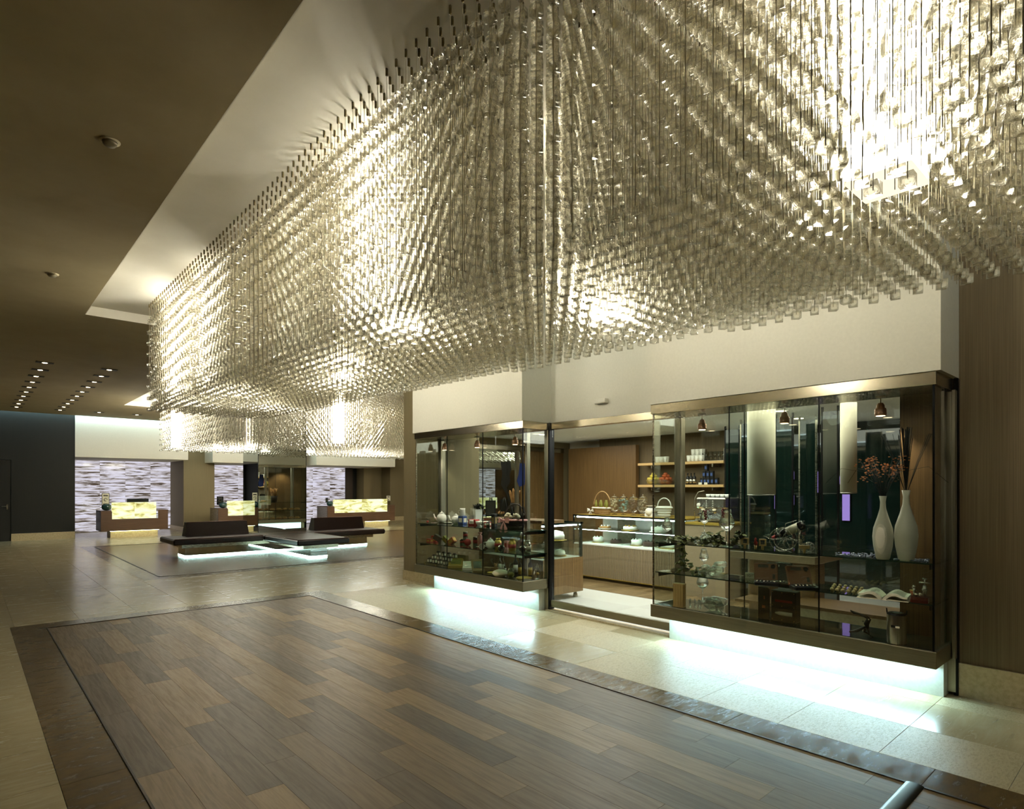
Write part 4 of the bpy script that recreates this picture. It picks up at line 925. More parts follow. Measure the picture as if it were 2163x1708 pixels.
# ================================================================== LEFT WINDOW contents
def on(px, py, z):
    p = at(px, py, z)                                   # keep things on the shelf or deck they stand on
    if p.x > 5.59: p = Vector((5.59, yat(px, 5.59), z))
    if p.y > 7.90 and px < 1180: p = Vector((min(5.59, max(5.28, xat(px, 7.90))), 7.90, z))
    if p.x < 5.28: p = Vector((5.28, yat(px, 5.28), z))
    return p
def teapot(label, px, py, z, s, rz, group='white teapots in the left window'):
    t = thing('teapot', label, 'teapot', on(px, py, z), rz, group)
    put('body', MB().lathe([(.035, 0), (.06, .02), (.072, .06), (.06, .1), (.035, .125)], 18), M_white, t)
    l = put('lid', MB().lathe([(.038, .124), (.03, .138), (.008, .142), (.012, .155), (.001, .16)], 14), M_white, t)
    put('spout', MB().tube([(.06, 0, .04), (.095, 0, .07), (.11, 0, .12)], [.018, .012, .008], 8), M_white, t)
    put('handle', MB().tube([(-.06, 0, .095), (-.105, 0, .095), (-.11, 0, .05), (-.062, 0, .03)], .007, 6), M_white, t)
    t.scale = (s, s, s); return t
def boxthing(name, label, px, py, z, d, m, rz=0, tilt=0, cat='box', lid=None, band=None, bandm=None, group=None):
    p = on(px, py, z); t = thing(name, label, cat, p, rz, group)
    o = put('carton', MB().bev(-d[0] / 2, d[0] / 2, -d[1] / 2, d[1] / 2, 0, d[2], min(d) * .05), m, t)
    if bandm: put('label_card', MB().box(-d[0] / 2 - .001, -d[0] / 2 + .001, -d[1] * .32, d[1] * .32, d[2] * .25, d[2] * .75).box(-d[0] * .32, d[0] * .32, -d[1] / 2 - .001, -d[1] / 2 + .001, d[2] * .25, d[2] * .75), bandm, t)
    if tilt: t.rotation_euler = (tilt, 0, rz)
    return t
AZ = Z1 + 0.0; A_ = 1.043; B_ = .743; C_ = ZS1 + .004
bottle('small spice jar with black cap at the pier end of the top shelf', on(903, 1099, A_), .075, .018, M_ware, M_blk, M_red, neck=.8)
teapot('tall white sugar pot on the top shelf near the pier', 933, 1098.5, A_, 1.15, 2.4)
t = thing('saucer', 'white saucer lying between the two white pots', 'saucer', on(947, 1101, A_)); put('plate', MB().lathe([(.03, 0), (.08, .01), (.082, .014), (.03, .006)], 20), M_white, t)
t = thing('leaflet', 'small printed leaflet lying on the top shelf beside the spice jar', 'leaflet', on(918, 1100, A_), .3); put('sheet', MB().box(-.05, .05, -.035, .035, 0, .003), M_paper, t); put('printed_patch', MB().box(-.04, -.005, -.025, .02, .003, .004), M_red, t)
teapot('round white teapot beside the blue box', 963, 1103, A_, 1.0, 2.6)
bb = boxthing('tea_box', 'blue patterned tea box carrying a white jug', 977, 1105, A_, (.09, .11, .125), M_blue, .1, bandm=M_paper)
p = on(977, 1105, A_); t = thing('milk_jug', 'tall white jug standing on the blue tea box', 'jug', (p.x, p.y, A_ + .126), 2.2)
put('body', MB().lathe([(.034, 0), (.044, .02), (.04, .09), (.044, .115), (.038, .115), (.034, .02)], 16), M_white, t); put('handle', MB().tube([(.04, 0, .09), (.068, 0, .08), (.066, 0, .04), (.042, 0, .03)], .005, 6), M_white, t)
boxthing('tea_box', 'flat red and white box under the white bowls', 1001, 1100, A_, (.10, .15, .085), M_red, .1, bandm=M_paper)
for i, (px, py, s) in enumerate(((1001, 1108, 1.25), (1012, 1109, 1.0), (1023, 1110, 1.05), (993, 1107, .9))):
    t = thing('tea_bowl', 'white tea bowl on the top shelf, %s' % ('largest, in front of the red box', 'second right of the red box', 'rightmost beside the black candle', 'left, half behind the largest bowl')[i], 'bowl', on(px, py, A_), 0, 'white tea bowls')
    put('bowl', MB().lathe([(.022, 0), (.024, .008), (.05, .035), (.055, .065), (.051, .065), (.02, .012)], 18), M_white, t); put('foot_ring', MB().lathe([(.024, 0), (.024, .006)], 14), M_white, t); t.scale = (s, s, s)
t = thing('candle_tin', 'small black candle tin on the top shelf', 'candle', on(1031, 1111.5, A_)); put('tin', MB().lathe([(.026, 0), (.026, .065), (.001, .065)], 14), M_blk, t); put('label_band', MB().lathe([(.0265, .02), (.0265, .045)], 14), M_tin, t)
boxthing('tea_caddy', 'tall black caddy left of the gift basket', 1044, 1108, A_, (.06, .07, .18), M_blk, .1, bandm=M_kraft)
boxthing('tea_box', 'red box lying behind the black candle tin', 1030, 1100, A_, (.08, .08, .06), M_red, .3, bandm=M_paper)
t, bo, _ = basket('dark wicker gift basket with a pink bow and packed groceries in the left window', on(1088, 1115, A_), .34, .26, .13, .33, M_wick, M_pink, None, 1.9)
bo.location = (.09, .13, .10); bo.rotation_euler = (0, 0, PI - .2); bo.scale = (1.3, 1.3, 1.3)
b = MB(); rr = random.Random(5)
for k in range(12): b.ball((rr.uniform(-.11, .11), rr.uniform(-.07, .07), .15 + rr.random() * .04), .035, 7, 1, 1, .8)
put('wrapped_groceries', b, mat('cream_wrap', (214, 204, 170), .4), t)
b = MB()
for k, (x, y) in enumerate(((-.1, .02), (-.12, -.04), (.02, .05))): b.lathe([(.018, .1), (.018, .22), (.008, .25), (.008, .29)], 8, (x, y, 0))
put('packed_bottles', b, M_blk, t)
# shelf B
for i, (px, py, z, d, m, lab, rz) in enumerate(((908, 1143, B_, (.07, .09, .055), M_red, 'red tea box at the pier end of the middle shelf', .1), (918, 1144, B_, (.07, .09, .10), M_red, 'taller red tea box second on the middle shelf', .4))): boxthing('tea_box', lab, px, py, z, d, m, rz, bandm=M_gold)
b_ = boxthing('tea_box', 'dark open box leaning above the red tea boxes', 922, 1141, B_ + .06, (.07, .12, .08), mat('dark_brown_card', (50, 36, 26), .5), .5, .5)
boxthing('chocolate_box', 'green and gold chocolate box balanced on its corner on the middle shelf', 942, 1146, B_ + .012, (.06, .17, .075), M_olive, .2, .62, bandm=M_gold)
boxthing('chocolate_box', 'orange-brown chocolate box leaning the other way on the middle shelf', 957, 1148, B_ + .012, (.07, .13, .085), M_orange, .2, -.62, bandm=M_gold)
def tin(label, px, py, z, r, h, m, lab, group='round tins on the middle shelf', side=False):
    t = thing('round_tin', label, 'tin', on(px, py, z), .0, group)
    put('body', MB().lathe([(r, 0), (r, h), (r * 1.02, h), (r * 1.02, h + .008), (.001, h + .008)], 20), m, t); put('label_band', MB().lathe([(r * 1.01, h * .3), (r * 1.01, h * .7)], 20), lab, t); return t
tin('clear-lidded tin of white sweets, lower of the stacked pair', 983, 1144, B_, .035, .09, M_tin, M_red); p = on(983, 1144, B_); t = tin('tin with red label stacked on another tin on the middle shelf', 983, 1144, B_, .034, .085, M_tin, M_red); t.location.z = B_ + .098
tin('short silver tin with red label beside the stacked pair', 976, 1146, B_, .032, .07, M_tin, M_red)
t = thing('round_tin', 'flat red round tin standing on edge in front of the silver tins', 'tin', on(988, 1152, B_ ), .0); put('disc', MB().lathe([(.001, -.015), (.05, -.015), (.05, .015), (.001, .015)], 22, M=Matrix.Translation((0, 0, .05)) @ Matrix.Rotation(-.7, 4, 'Z') @ Matrix.Rotation(PI / 2, 4, 'X')), M_red, t); put('ring_print', MB().lathe([(.036, -.0165), (.036, -.015)], 20, M=Matrix.Translation((0, 0, .05)) @ Matrix.Rotation(-.7, 4, 'Z') @ Matrix.Rotation(PI / 2, 4, 'X')), M_orange, t)
tin('tall silver tin with red label right of the flat red tin', 1004, 1152, B_, .034, .12, M_tin, M_red)
t = thing('wrapped_bundle', 'pink-wrapped cylinder with a tied top on the middle shelf', 'gift', on(1014, 1150, B_)); put('wrap', MB().lathe([(.04, 0), (.04, .15), (.012, .165), (.035, .2)], 14), mat('dusty_pink_wrap', (176, 112, 96), .5), t); put('tie', MB().lathe([(.016, .16), (.016, .17)], 10), M_pink, t)
t = thing('cup', 'white mug lying on its side at the middle of the shelf', 'cup', on(1017, 1154, B_ + .04), -.6); put('body', MB().lathe([(.03, -.05), (.042, .05), (.038, .05), (.026, -.04)], 16, M=Matrix.Rotation(1.45, 4, 'X')), M_white, t); put('handle', MB().tube([(-.04, .03, 0), (-.07, .02, 0), (-.068, -.02, 0), (-.036, -.03, 0)], .005, 6), M_white, t)
teapot('white teapot on the middle shelf beside the fallen mug', 1036, 1158, B_, .95, -.5)
def gold_tin(label, px, py, z, m, h=.15, r=.05, lab=M_red):
    t = thing('tea_tin', label, 'tin', on(px, py, z), 0, 'domed tea tins'); put('body', MB().lathe([(r * .96, 0), (r, .01), (r, h * .7), (r * .8, h * .8), (r * .62, h * .82), (r * .62, h * .9), (r * .68, h * .9), (r * .68, h), (.001, h)], 20), m, t); put('label_band', MB().lathe([(r * 1.01, h * .25), (r * 1.01, h * .55)], 20), lab, t)
gold_tin('gold domed tea tin left of the pink packet', 1052, 1159, B_, M_goldt); gold_tin('gold domed tea tin right of the pink packet', 1082, 1163, B_, M_goldt, .165, .052); gold_tin('silver domed tea tin at the corner of the middle shelf', 1114, 1166, B_, M_tin, .16, .05, M_paper)
boxthing('gift_packet', 'tall pink packet with red top between the gold tins', 1070, 1160, B_, (.05, .06, .12), M_pink, .2, bandm=M_red)
def disk(label, px, py, z, r):
    t = thing('glass_disc', label, 'ornament', on(px, py, z), -.75, 'round glass display discs'); put('disc', MB().lathe([(.001, -.02), (r, -.02), (r, .02), (.001, .02)], 24, M=Matrix.Translation((0, 0, r)) @ Matrix.Rotation(PI / 2, 4, 'X')), M_tin, t)
    put('face_print', MB().lathe([(r * .82, .0225), (r * .6, .0225)], 24, M=Matrix.Translation((0, 0, r)) @ Matrix.Rotation(PI / 2, 4, 'X')).cb((0, -.023, r), (r * .9, .002, r * .22)), M_ink, t)
disk('round silver disc with a printed face in front of the left gold tin', 1059, 1164, B_, .045); disk('round silver disc with a printed face at the shelf corner', 1104, 1168, B_, .05)
# sill level
jb = None; riser = thing('display_riser', 'stepped clear riser with brass pegs holding rows of small black jars', 'display stand', (5.40, 7.60, C_))
RX = riser.location.x
for k in range(3): put('step', MB().box(-.11 + .085 * k, -.03 + .085 * k, -.30, .30, .02 + .045 * k, .028 + .045 * k), M_shelf, riser)
put('brass_peg', MB().tube([(-.1, -.29, 0), (-.1, -.29, .03)], .005, 6).tube([(-.1, .29, 0), (-.1, .29, .03)], .005, 6).tube([(.1, .29, 0), (.1, .29, .12)], .005, 6).tube([(.1, -.29, 0), (.1, -.29, .12)], .005, 6), M_goldt, riser)
for r_ in range(3):
    for c in range(4):
        lb = 'small black jar with cream label, %s step of the riser, %s from the pier' % (('front', 'middle', 'back')[r_], ORD[c]); loc = (RX - .07 + .085 * r_, 7.81 - c * .14, C_ + .028 + .045 * r_)
        if jb is None:
            jb = thing('preserve_jar', lb, 'jar', loc, .1, 'small black preserve jars on the riser'); put('glass', MB().bev(-.026, .026, -.03, .03, 0, .062, .006), M_blk, jb); put('lid', MB().lathe([(.024, .062), (.024, .075), (.001, .075)], 12), M_blk, jb)
            put('paper_label', MB().box(-.028, -.026, -.018, .018, .012, .05).box(-.018, .018, -.032, -.030, .012, .05), M_paper, jb)
        else: dup(jb, loc, .1, lb)
def openbox(label, px, py, z, d, m, rz, tilt, card):
    t = thing('open_box', label, 'box', on(px, py, z), rz); put('tray', MB().box(-d[0] / 2, d[0] / 2, -d[1] / 2, d[1] / 2, 0, .03), m, t)
    put('lid', MB().box(-d[0] / 2, d[0] / 2, 0, .012, 0, d[2], Matrix.Translation((0, d[1] / 2, .02)) @ Matrix.Rotation(-tilt, 4, 'X')), m, t)
    put('inlay_card', MB().box(-d[0] * .35, d[0] * .35, -.003, 0, d[2] * .2, d[2] * .8, Matrix.Translation((0, d[1] / 2, .02)) @ Matrix.Rotation(-tilt, 4, 'X')), card, t); return t
openbox('gold embossed box leaning open beside the black jars', 962, 1198, C_, (.22, .08, .14), M_gold, -.75, .75, M_olive)
openbox('white gift box leaning open in the middle of the sill', 988, 1202, C_, (.15, .07, .10), M_paper, -.75, .5, M_tin)
openbox('tan gift box with silver emblem leaning open on the sill', 1011, 1208, C_, (.17, .07, .17), M_kraft, -.45, .5, M_tin)
boxthing('kraft_bag', 'brown kraft box standing behind the gold box', 978, 1180, C_, (.06, .18, .17), M_kraft, .1)
boxthing('tan_pouch', 'tan satin pouch lying on the sill left of the soft toy', 1031, 1205, C_, (.10, .13, .05), M_kraft, .4)
t = thing('teddy_bear', 'small seated brown soft toy bear on the sill', 'soft toy', on(1047, 1205, C_), -.9)
put('body', MB().ball((0, 0, .035), .035, 10).ball((0, 0, .085), .025, 10).ball((-.018, 0, .108), .009, 6).ball((.018, 0, .108), .009, 6).ball((0, -.024, .08), .01, 6).tube([(-.03, 0, .05), (-.05, -.03, .04)], .012, 6).tube([(.03, 0, .05), (.05, -.03, .04)], .012, 6).tube([(-.015, -.02, .015), (-.03, -.06, .014)], .014, 6).tube([(.015, -.02, .015), (.03, -.06, .014)], .014, 6), M_bread, t); put('button_eyes', MB().ball((-.009, -.022, .092), .003, 5).ball((.009, -.022, .092), .003, 5), M_blk, t)
t = thing('soft_cushion', 'pale rounded cushion shape at the front of the sill', 'cushion', on(1057, 1217, C_)); put('pad', MB().ball((0, 0, .045), .10, 16, 1.1, 1.1, .5), mat('cream_cloth', (214, 206, 176), .7), t); put('seam', MB().tube([(.11 * math.cos(k * .3), .11 * math.sin(k * .3), .045) for k in range(22)], .003, 4), M_shade, t)
for i, (px, py, h, r, m, lb) in enumerate(((1056, 1198, .22, .022, M_ware, 'clear slim liqueur bottle, left of the pair'), (1063, 1199, .22, .022, M_ware, 'clear slim liqueur bottle, right of the pair'), (1089, 1213, .27, .032, M_blk, 'dark bottle behind the glass ornament'), (1098, 1217, .25, .024, M_blk, 'slim dark bottle near the window corner'), (1120, 1219, .27, .028, M_blk, 'dark bottle with gold label right of the corner'), (1067, 1206, .13, .016, M_blk, 'short black bottle with white skirt before the clear pair'))):
    bottle(lb + ' on the left window sill', on(px, py, C_), h, r, m, M_blk, M_gold if i in (3, 4) else M_paper)
t = thing('stemless_vase', 'clear vase with yellow filling at the front of the sill', 'vase', on(1079, 1219, C_)); put('glass', MB().lathe([(.03, 0), (.05, .03), (.045, .08), (.03, .10), (.036, .12), (.034, .12), (.04, .08), (.026, .01)], 16), M_ware, t); put('filling', MB().lathe([(.028, .008), (.044, .03), (.042, .055), (.001, .055)], 14), M_olive, t)
t = thing('glass_ornament', 'faceted clear glass ornament behind the yellow vase', 'ornament', on(1086, 1204, C_ )); put('facets', MB().lathe([(.02, 0), (.05, .05), (.06, .1), (.04, .14), (.001, .16)], 8, smooth=False), M_ware, t); put('base', MB().lathe([(.03, 0), (.03, .008)], 8), M_ware, t)
t = thing('glass_ornament', 'clear cut glass decanter at the door end of the sill', 'ornament', on(1135, 1219, C_)); put('facets', MB().lathe([(.035, 0), (.05, .04), (.045, .09), (.015, .13), (.02, .15), (.001, .19)], 10, smooth=False), M_ware, t); put('gold_heart', MB().ball((0, 0, .05), .02, 8), M_goldt, t)
for i, (px, py, r) in enumerate(((1107, 1221, .10), (1040, 1210, .07))):
    t = thing('straw_mat', ('round yellow straw mat at the window corner', 'small yellow straw nest behind the cushion')[i], 'mat', on(px, py, C_)); b = MB()
    for k in range(5): b.tube([(r * (.25 + .18 * k) * math.cos(g * .5), r * (.25 + .18 * k) * math.sin(g * .5), .008) for g in range(14)], .009, 5)
    put('straw_coil', b, mat('yellow_straw', (190, 168, 84), .8), t)

# ================================================================== RIGHT WINDOW contents
def wineglass(label, loc, s=1.0, rot=None, grapes=False, tulip=True, group='wine glasses in the right window'):
    t = thing('wine_glass', label, 'wine glass', loc, 0, group)
    put('bowl', MB().lathe([(.006, .10), (.02, .105), (.045, .135), (.048, .15), (.03, .21), (.026, .235), (.0245, .235), (.0285, .21), (.0455, .15)], 20), M_ware, t)
    put('stem', MB().lathe([(.004, .004), (.0035, .06), (.006, .10)], 8), M_ware, t); put('foot', MB().lathe([(.038, 0), (.036, .003), (.004, .008)], 20), M_ware, t)
    if rot: t.rotation_euler = rot
    t.scale = (s, s, s); return t
wineglass('single upright wine glass at the door end of the upper shelf', on(1409, 1143, Z1), 1.05)
def stack(px, py, z, nm, s=1.0):
    """tumbler-like round glass lying as foot of an upright tulip glass"""
    p = on(px, py, z)
    t = thing('brandy_glass', 'upturned round glass carrying a wine glass, %s' % nm, 'wine glass', p, 0, 'wine glasses in the right window')
    put('bowl', MB().lathe([(.03, 0), (.05, .04), (.048, .07), (.02, .105), (.006, .11), (.005, .11), (.018, .102), (.046, .07), (.048, .04)], 18), M_ware, t); t.scale = (s, s, s)
    put('foot', MB().lathe([(.004, .11), (.03, .118), (.03, .12)], 16), M_ware, t)
    g = wineglass('tulip glass standing on an upturned glass, %s' % nm, (p.x, p.y, z + .12 * s), s * .9); return g
g1 = stack(1488, 1152, Z1, 'behind the vine leaves on the upper shelf'); g2 = wineglass('tall tulip glass with red grapes at the first glass seam', on(1535, 1155, Z1), 1.5)
def grapes(label, c, n, r):
    t = thing('grape_bunch', label, 'grapes', c, 0, 'red grape bunches'); rr = random.Random(int(c[1] * 50)); b = MB()
    for k in range(n): q = k / n; b.ball(((rr.uniform(-.018, .018)) * (1.2 - q), rr.uniform(-.02, .02) * (1.2 - q), -.09 * q), r, 6)
    put('berries', b, M_grape, t); put('stalk', MB().tube([(0, 0, 0), (0, .01, .02), (0, .03, .02)], .002, 4), M_dleaf, t)
p = on(1488, 1152, Z1); grapes('red grapes hanging over the tulip glass behind the leaves', (p.x - .03, p.y - .03, Z1 + .34), 30, .0065)
p = on(1535, 1155, Z1); grapes('red grapes hanging over the tall glass at the seam', (p.x - .03, p.y + .02, Z1 + .36), 30, .0065)
for i, (px, py) in enumerate(((1460, 1148), (1472, 1150))): wineglass('wine glass lying on the upper shelf among the leaves, %s' % ('left one', 'right one')[i], on(px, py, Z1 + .045), 1.0, (1.5, 0, .6 + i))
def vine(label, pts, n, spread, seed, m=M_leaf, L_=.06, w_=.028):
    c = Vector(pts[0]); t = thing('grape_vine', label, 'vine', c, 0, 'artificial grape vines'); rr = random.Random(seed); P = [Vector(q) - c for q in pts]
    put('stem', MB().tube(P, .003, 5), mat('vine_stem', (70, 58, 34), .7), t); b = MB()
    for k in range(n):
        q = rr.random() * (len(P) - 1); i = int(q); s_ = P[i].lerp(P[min(i + 1, len(P) - 1)], q - i)
        leaf(b, s_ + Vector([rr.uniform(-spread, spread) for _ in range(2)] + [rr.uniform(-.01, spread)]), (rr.uniform(-1, 1), rr.uniform(-1, 1), rr.uniform(-.5, .7)), L_ * rr.uniform(.7, 1.2), w_)
    put('leaves', b, m, t)
vine('green vine trailing along the upper shelf from the door end', [on(1424, 1143, Z1 + .02), on(1450, 1147, Z1 + .03), on(1480, 1150, Z1 + .02), on(1520, 1152, Z1 + .03)], 70, .04, 1)
q = on(1446, 1146, Z1 + .01)
vine('vine hanging down from the upper shelf to the lower one', [(5.24, q.y, Z1 + .02), (5.23, q.y, Z1 - .08), (5.24, q.y - .03, Z1 - .18), (5.26, q.y, Z2 + .03), (5.32, q.y - .1, Z2 + .02), (5.34, q.y - .22, Z2 + .02)], 75, .035, 2)
vine('taller leaf sprays between the grape glasses on the upper shelf', [on(1508, 1152, Z1 + .01), on(1510, 1150, Z1 + .1), on(1516, 1152, Z1 + .04), on(1552, 1155, Z1 + .03), on(1560, 1154, Z1 + .12)], 60, .04, 3)
for i, (px, py, s, r) in enumerate(((1475, 1207, 1, (1.45, .2, .4)), (1490, 1209, 1.1, (1.3, .3, 1.2)), (1502, 1208, 1.0, (1.5, 0, 2.4)), (1487, 1203, 1.0, None))):
    wineglass('wine glass on the lower shelf among vine leaves, %s' % ('lying leftmost', 'lying in the middle', 'lying rightmost with foot up', 'standing behind the lying ones')[i], on(px, py, Z2 + (.045 if r else 0)), s, r)
for i, (px, py, rz) in enumerate(((1458, 1281, .3), (1478, 1292, 1.0), (1506, 1293, 2.0), (1520, 1291, 2.6), (1468, 1300, .8))):
    wineglass('balloon glass lying on the sill of the right window, %s of the pile' % ORD[i], on(px, py, C_ + .055), 1.25, (1.5, 0, rz))
p = on(1484, 1292, C_); wineglass('upright balloon glass topping the pile on the right window sill', (p.x, p.y, C_ + .09), 1.2)
# wooden case with slats
t = thing('wooden_wine_case', 'pale slatted wooden wine case at the door end of the right sill', 'wine case', on(1435, 1284, C_), .1)
put('back_board', MB().box(-.03, .03, -.055, .055, 0, .012).box(.02, .03, -.055, .055, .012, .22), M_wlight, t)
for k in range(4): put('slat', MB().box(-.006, 0, -.012, .012, 0, .21), M_wlight, t, (-.024, -.041 + k * .027, .012))
put('lid', MB().box(-.032, .032, -.057, .057, .22, .232), M_wlight, t)
# stoppers
for i, (px, py) in enumerate(((1573.5, 1158), (1596, 1159.5), (1611, 1161), (1699, 1167))):
    t = thing('bottle_stopper', ('wooden bottle stopper with a barred cube head, nearest the glass seam', 'wooden bottle stopper with a little red figure head', 'wooden bottle stopper with a framed plaque head', 'wooden bottle stopper with a flat block head beyond the bottle cart')[i], 'bottle stopper', on(px, py, Z1), .4)
    put('cork', MB().lathe([(.011, 0), (.013, .035), (.001, .035)], 10), M_wlight, t)
    if i == 1: put('figure', MB().lathe([(.014, .035), (.018, .06), (.008, .08), (.012, .092), (.001, .105)], 10), mat('red_figure', (150, 44, 36), .4), t)
    elif i == 3: put('head', MB().box(-.012, .012, -.04, .04, .035, .062), M_wlight, t)
    else:
        put('head', MB().box(-.012, .012, -.03, .03, .035, .048).box(-.012, .012, -.03, -.018, .048, .085).box(-.012, .012, .018, .03, .048, .085).box(-.012, .012, -.03, .03, .085, .097), M_wlight, t); put('bars', MB().box(-.004, .004, -.01, -.004, .048, .085).box(-.004, .004, .004, .01, .048, .085), M_ink, t)
# wine bottle in a wire cart
p = on(1662, 1163, Z1); t = thing('wire_bottle_cart', 'silver wire wagon-wheel cart holding a tilted wine bottle', 'bottle holder', (p.x, p.y, Z1), -PI / 2 + .1)
def wheel(r): 
    b = MB().tube([(r * math.cos(k * PI / 12), 0, r + r * math.sin(k * PI / 12)) for k in range(25)], .004, 5)
    for k in range(6): b.tube([(0, 0, r), (r * math.cos(k * PI / 3), 0, r + r * math.sin(k * PI / 3))], .0022, 4)
    return b
for s_ in (-.05, .05): put('large_wheel', wheel(.10), M_tin, t, (-.03, s_, 0)); put('small_wheel', wheel(.04), M_tin, t, (.17, s_, 0))
put('wire_cradle', MB().tube([(-.2, 0, .12), (-.1, 0, .08), (.02, 0, .12), (.17, 0, .04)], .003, 5).tube([(-.03, -.05, .1), (-.03, .05, .1)], .003, 5).tube([(.17, -.05, .04), (.17, .05, .04)], .003, 5).tube([(.1, .045 * math.cos(k * .5), .19 + .045 * math.sin(k * .5)) for k in range(14)], .003, 5).tube([(-.05, .03 * math.cos(k * .5), .13 + .03 * math.sin(k * .5)) for k in range(14)], .003, 5).tube([(-.03, 0, .10), (-.01, 0, .24), (.08, 0, .27)], .003, 5), M_tin, t)
bt_ = bottle('dark wine bottle with white label and red foil tilted in the wire cart', (0, 0, 0), .30, .038, mat('dark_bottle_glass', (16, 12, 10), .08, 0, .8), M_red, M_paper, neck=.36)
bt_.location = (p.x + .0, p.y - .14, Z1 + .235); bt_.rotation_euler = (0, 0, 0)
d_ = Vector((0.02, .9, -.44)).normalized(); bt_.rotation_euler = d_.to_track_quat('Z', 'Y').to_euler()
# vases with dried flowers
vp = [(.036, 0), (.044, .01), (.06, .10), (.066, .17), (.06, .235), (.035, .32), (.02, .38), (.017, .43), (.024, .475), (.021, .475), (.014, .43)]
def vase(label, px, py, k, sx):
    c = on(px, py, Z1); t = thing('vase', label, 'vase', c, 0, 'two tall white porcelain vases')
    put('body', MB().lathe([(r * sx, z * k) for r, z in vp], 32), M_vase, t); rg = MB()
    for q in range(26):
        z = .06 + q * .0072; r = None
        for (r0, z0), (r1, z1) in zip(vp, vp[1:]):
            if z0 <= z <= z1: r = (r0 + (r1 - r0) * (z - z0) / (z1 - z0)) * sx
        rg.lathe([(r, z * k - .0012), (r + .0009, z * k), (r, z * k + .0012)], 28)
    put('ribs', rg, M_vase, t); return c
d_ = dep(on(1865, 1183, Z1)) / F
k1 = 134 * d_ / .475; k2 = 150 * dep(on(1915, 1185, Z1)) / F / .475
c1 = vase('white ribbed porcelain vase with orange blossoms, the shorter one', 1865, 1183, k1, 39 * d_ / 2 / .066); c2 = vase('white ribbed porcelain vase with dark reeds, the taller one near the corner', 1914, 1184, k2, 43 * d_ / 2 / .066)
t = thing('dried_flowers', 'spray of small orange blossoms on dark stems in the shorter vase', 'flowers', c1); b = MB(); fl = MB(); rr = random.Random(8)
for k in range(34):
    a = rr.random() * 2 * PI; R_ = .05 + .12 * rr.random(); h_ = k1 * .475; top = (R_ * math.cos(a) * .6, R_ * math.sin(a), h_ + .14 + .20 * rr.random())
    b.tube([(0, 0, h_ * .9), (top[0] * .35, top[1] * .35, h_ + .10), top], .0014, 3)
    for q in range(5): fl.ball((top[0] + rr.uniform(-.02, .02), top[1] + rr.uniform(-.025, .025), top[2] - .03 + rr.uniform(-.03, .03)), .0055, 5, 1, 1.6, .8)
for s_ in (1, -1, .6): b.tube([(0, 0, k1 * .45), (.0, s_ * .1, k1 * .475 + .18), (0, s_ * .3, k1 * .475 + .22), (0, s_ * .42, k1 * .475 + .10)], .0016, 3)
put('stems', b, M_dleaf, t); put('blossoms', fl, mat('orange_blossom', (204, 122, 62), .6), t)
t = thing('dark_reeds', 'bundle of tall dark reeds in the taller vase', 'dried reeds', c2); b = MB()
for k in range(60):
    a = rr.random() * 2 * PI; R_ = .05 * rr.random() ** .5 if k < 44 else .16; hh = .38 + .1 * rr.random() if k < 44 else .42; b.tube([(0, 0, k2 * .44), (R_ * .5 * math.cos(a), R_ * .5 * math.sin(a), k2 * .475 + hh * .5), (R_ * math.cos(a), R_ * math.sin(a), min(k2 * .475 + hh, 1.28))], .0026 if k < 44 else .0012, 4)
put('reeds', b, M_dleaf, t)
for nm, pa, pb, n, seed in (('left of the vases', 1765, 1850, 90, 1), ('around the foot of the vases', 1888, 1962, 60, 2)):
    b = MB(); rr = random.Random(seed); c = on((pa + pb) / 2, 1176 if seed == 1 else 1186, Z1)
    for k in range(n):
        q = on(rr.uniform(pa, pb), 0, Z1) if 0 else on(rr.uniform(pa, pb), (1171 + (rr.uniform(pa, pb) - 1765) * .08) + rr.uniform(-2, 4) if seed == 1 else 1185 + rr.uniform(-2, 4), Z1); b.ball((q.x - c.x, q.y - c.y, .008), .009, 6, 1, 1, .8)
    tag(put('glass_pebbles', b, mat('pebble_glass', (90, 100, 120), .08, 0, 1.0), None, c), 'scatter of dark shiny glass pebbles on the upper shelf %s' % nm, 'pebbles', None, 'stuff')
# small card with lettering behind the tool cases
tx = bpy.data.curves.new('lettering', 'FONT'); tx.body = 'TOTT'; tx.size = .03; tx.extrude = .0008; tx.align_x = 'CENTER'
to = bpy.data.objects.new('lettering_source', tx); COL.objects.link(to); bpy.context.view_layer.update()
tm = bpy.data.meshes.new_from_object(to.evaluated_get(bpy.context.evaluated_depsgraph_get())); bpy.data.objects.remove(to)
p = on(1586, 1214, Z2); t = thing('lettered_card', 'small pale card with dark capital letters behind the tan tool case', 'card', (5.50, yat(1586, 5.50), Z2), -PI / 2 + .6)
put('card', MB().box(-.05, .05, 0, .004, 0, .055), M_paper, t); tm.materials.clear(); tm.materials.append(M_blk); lt = put('letters', tm, None, t, (0, -.0015, .016)); lt.rotation_euler = (PI / 2, 0, 0)
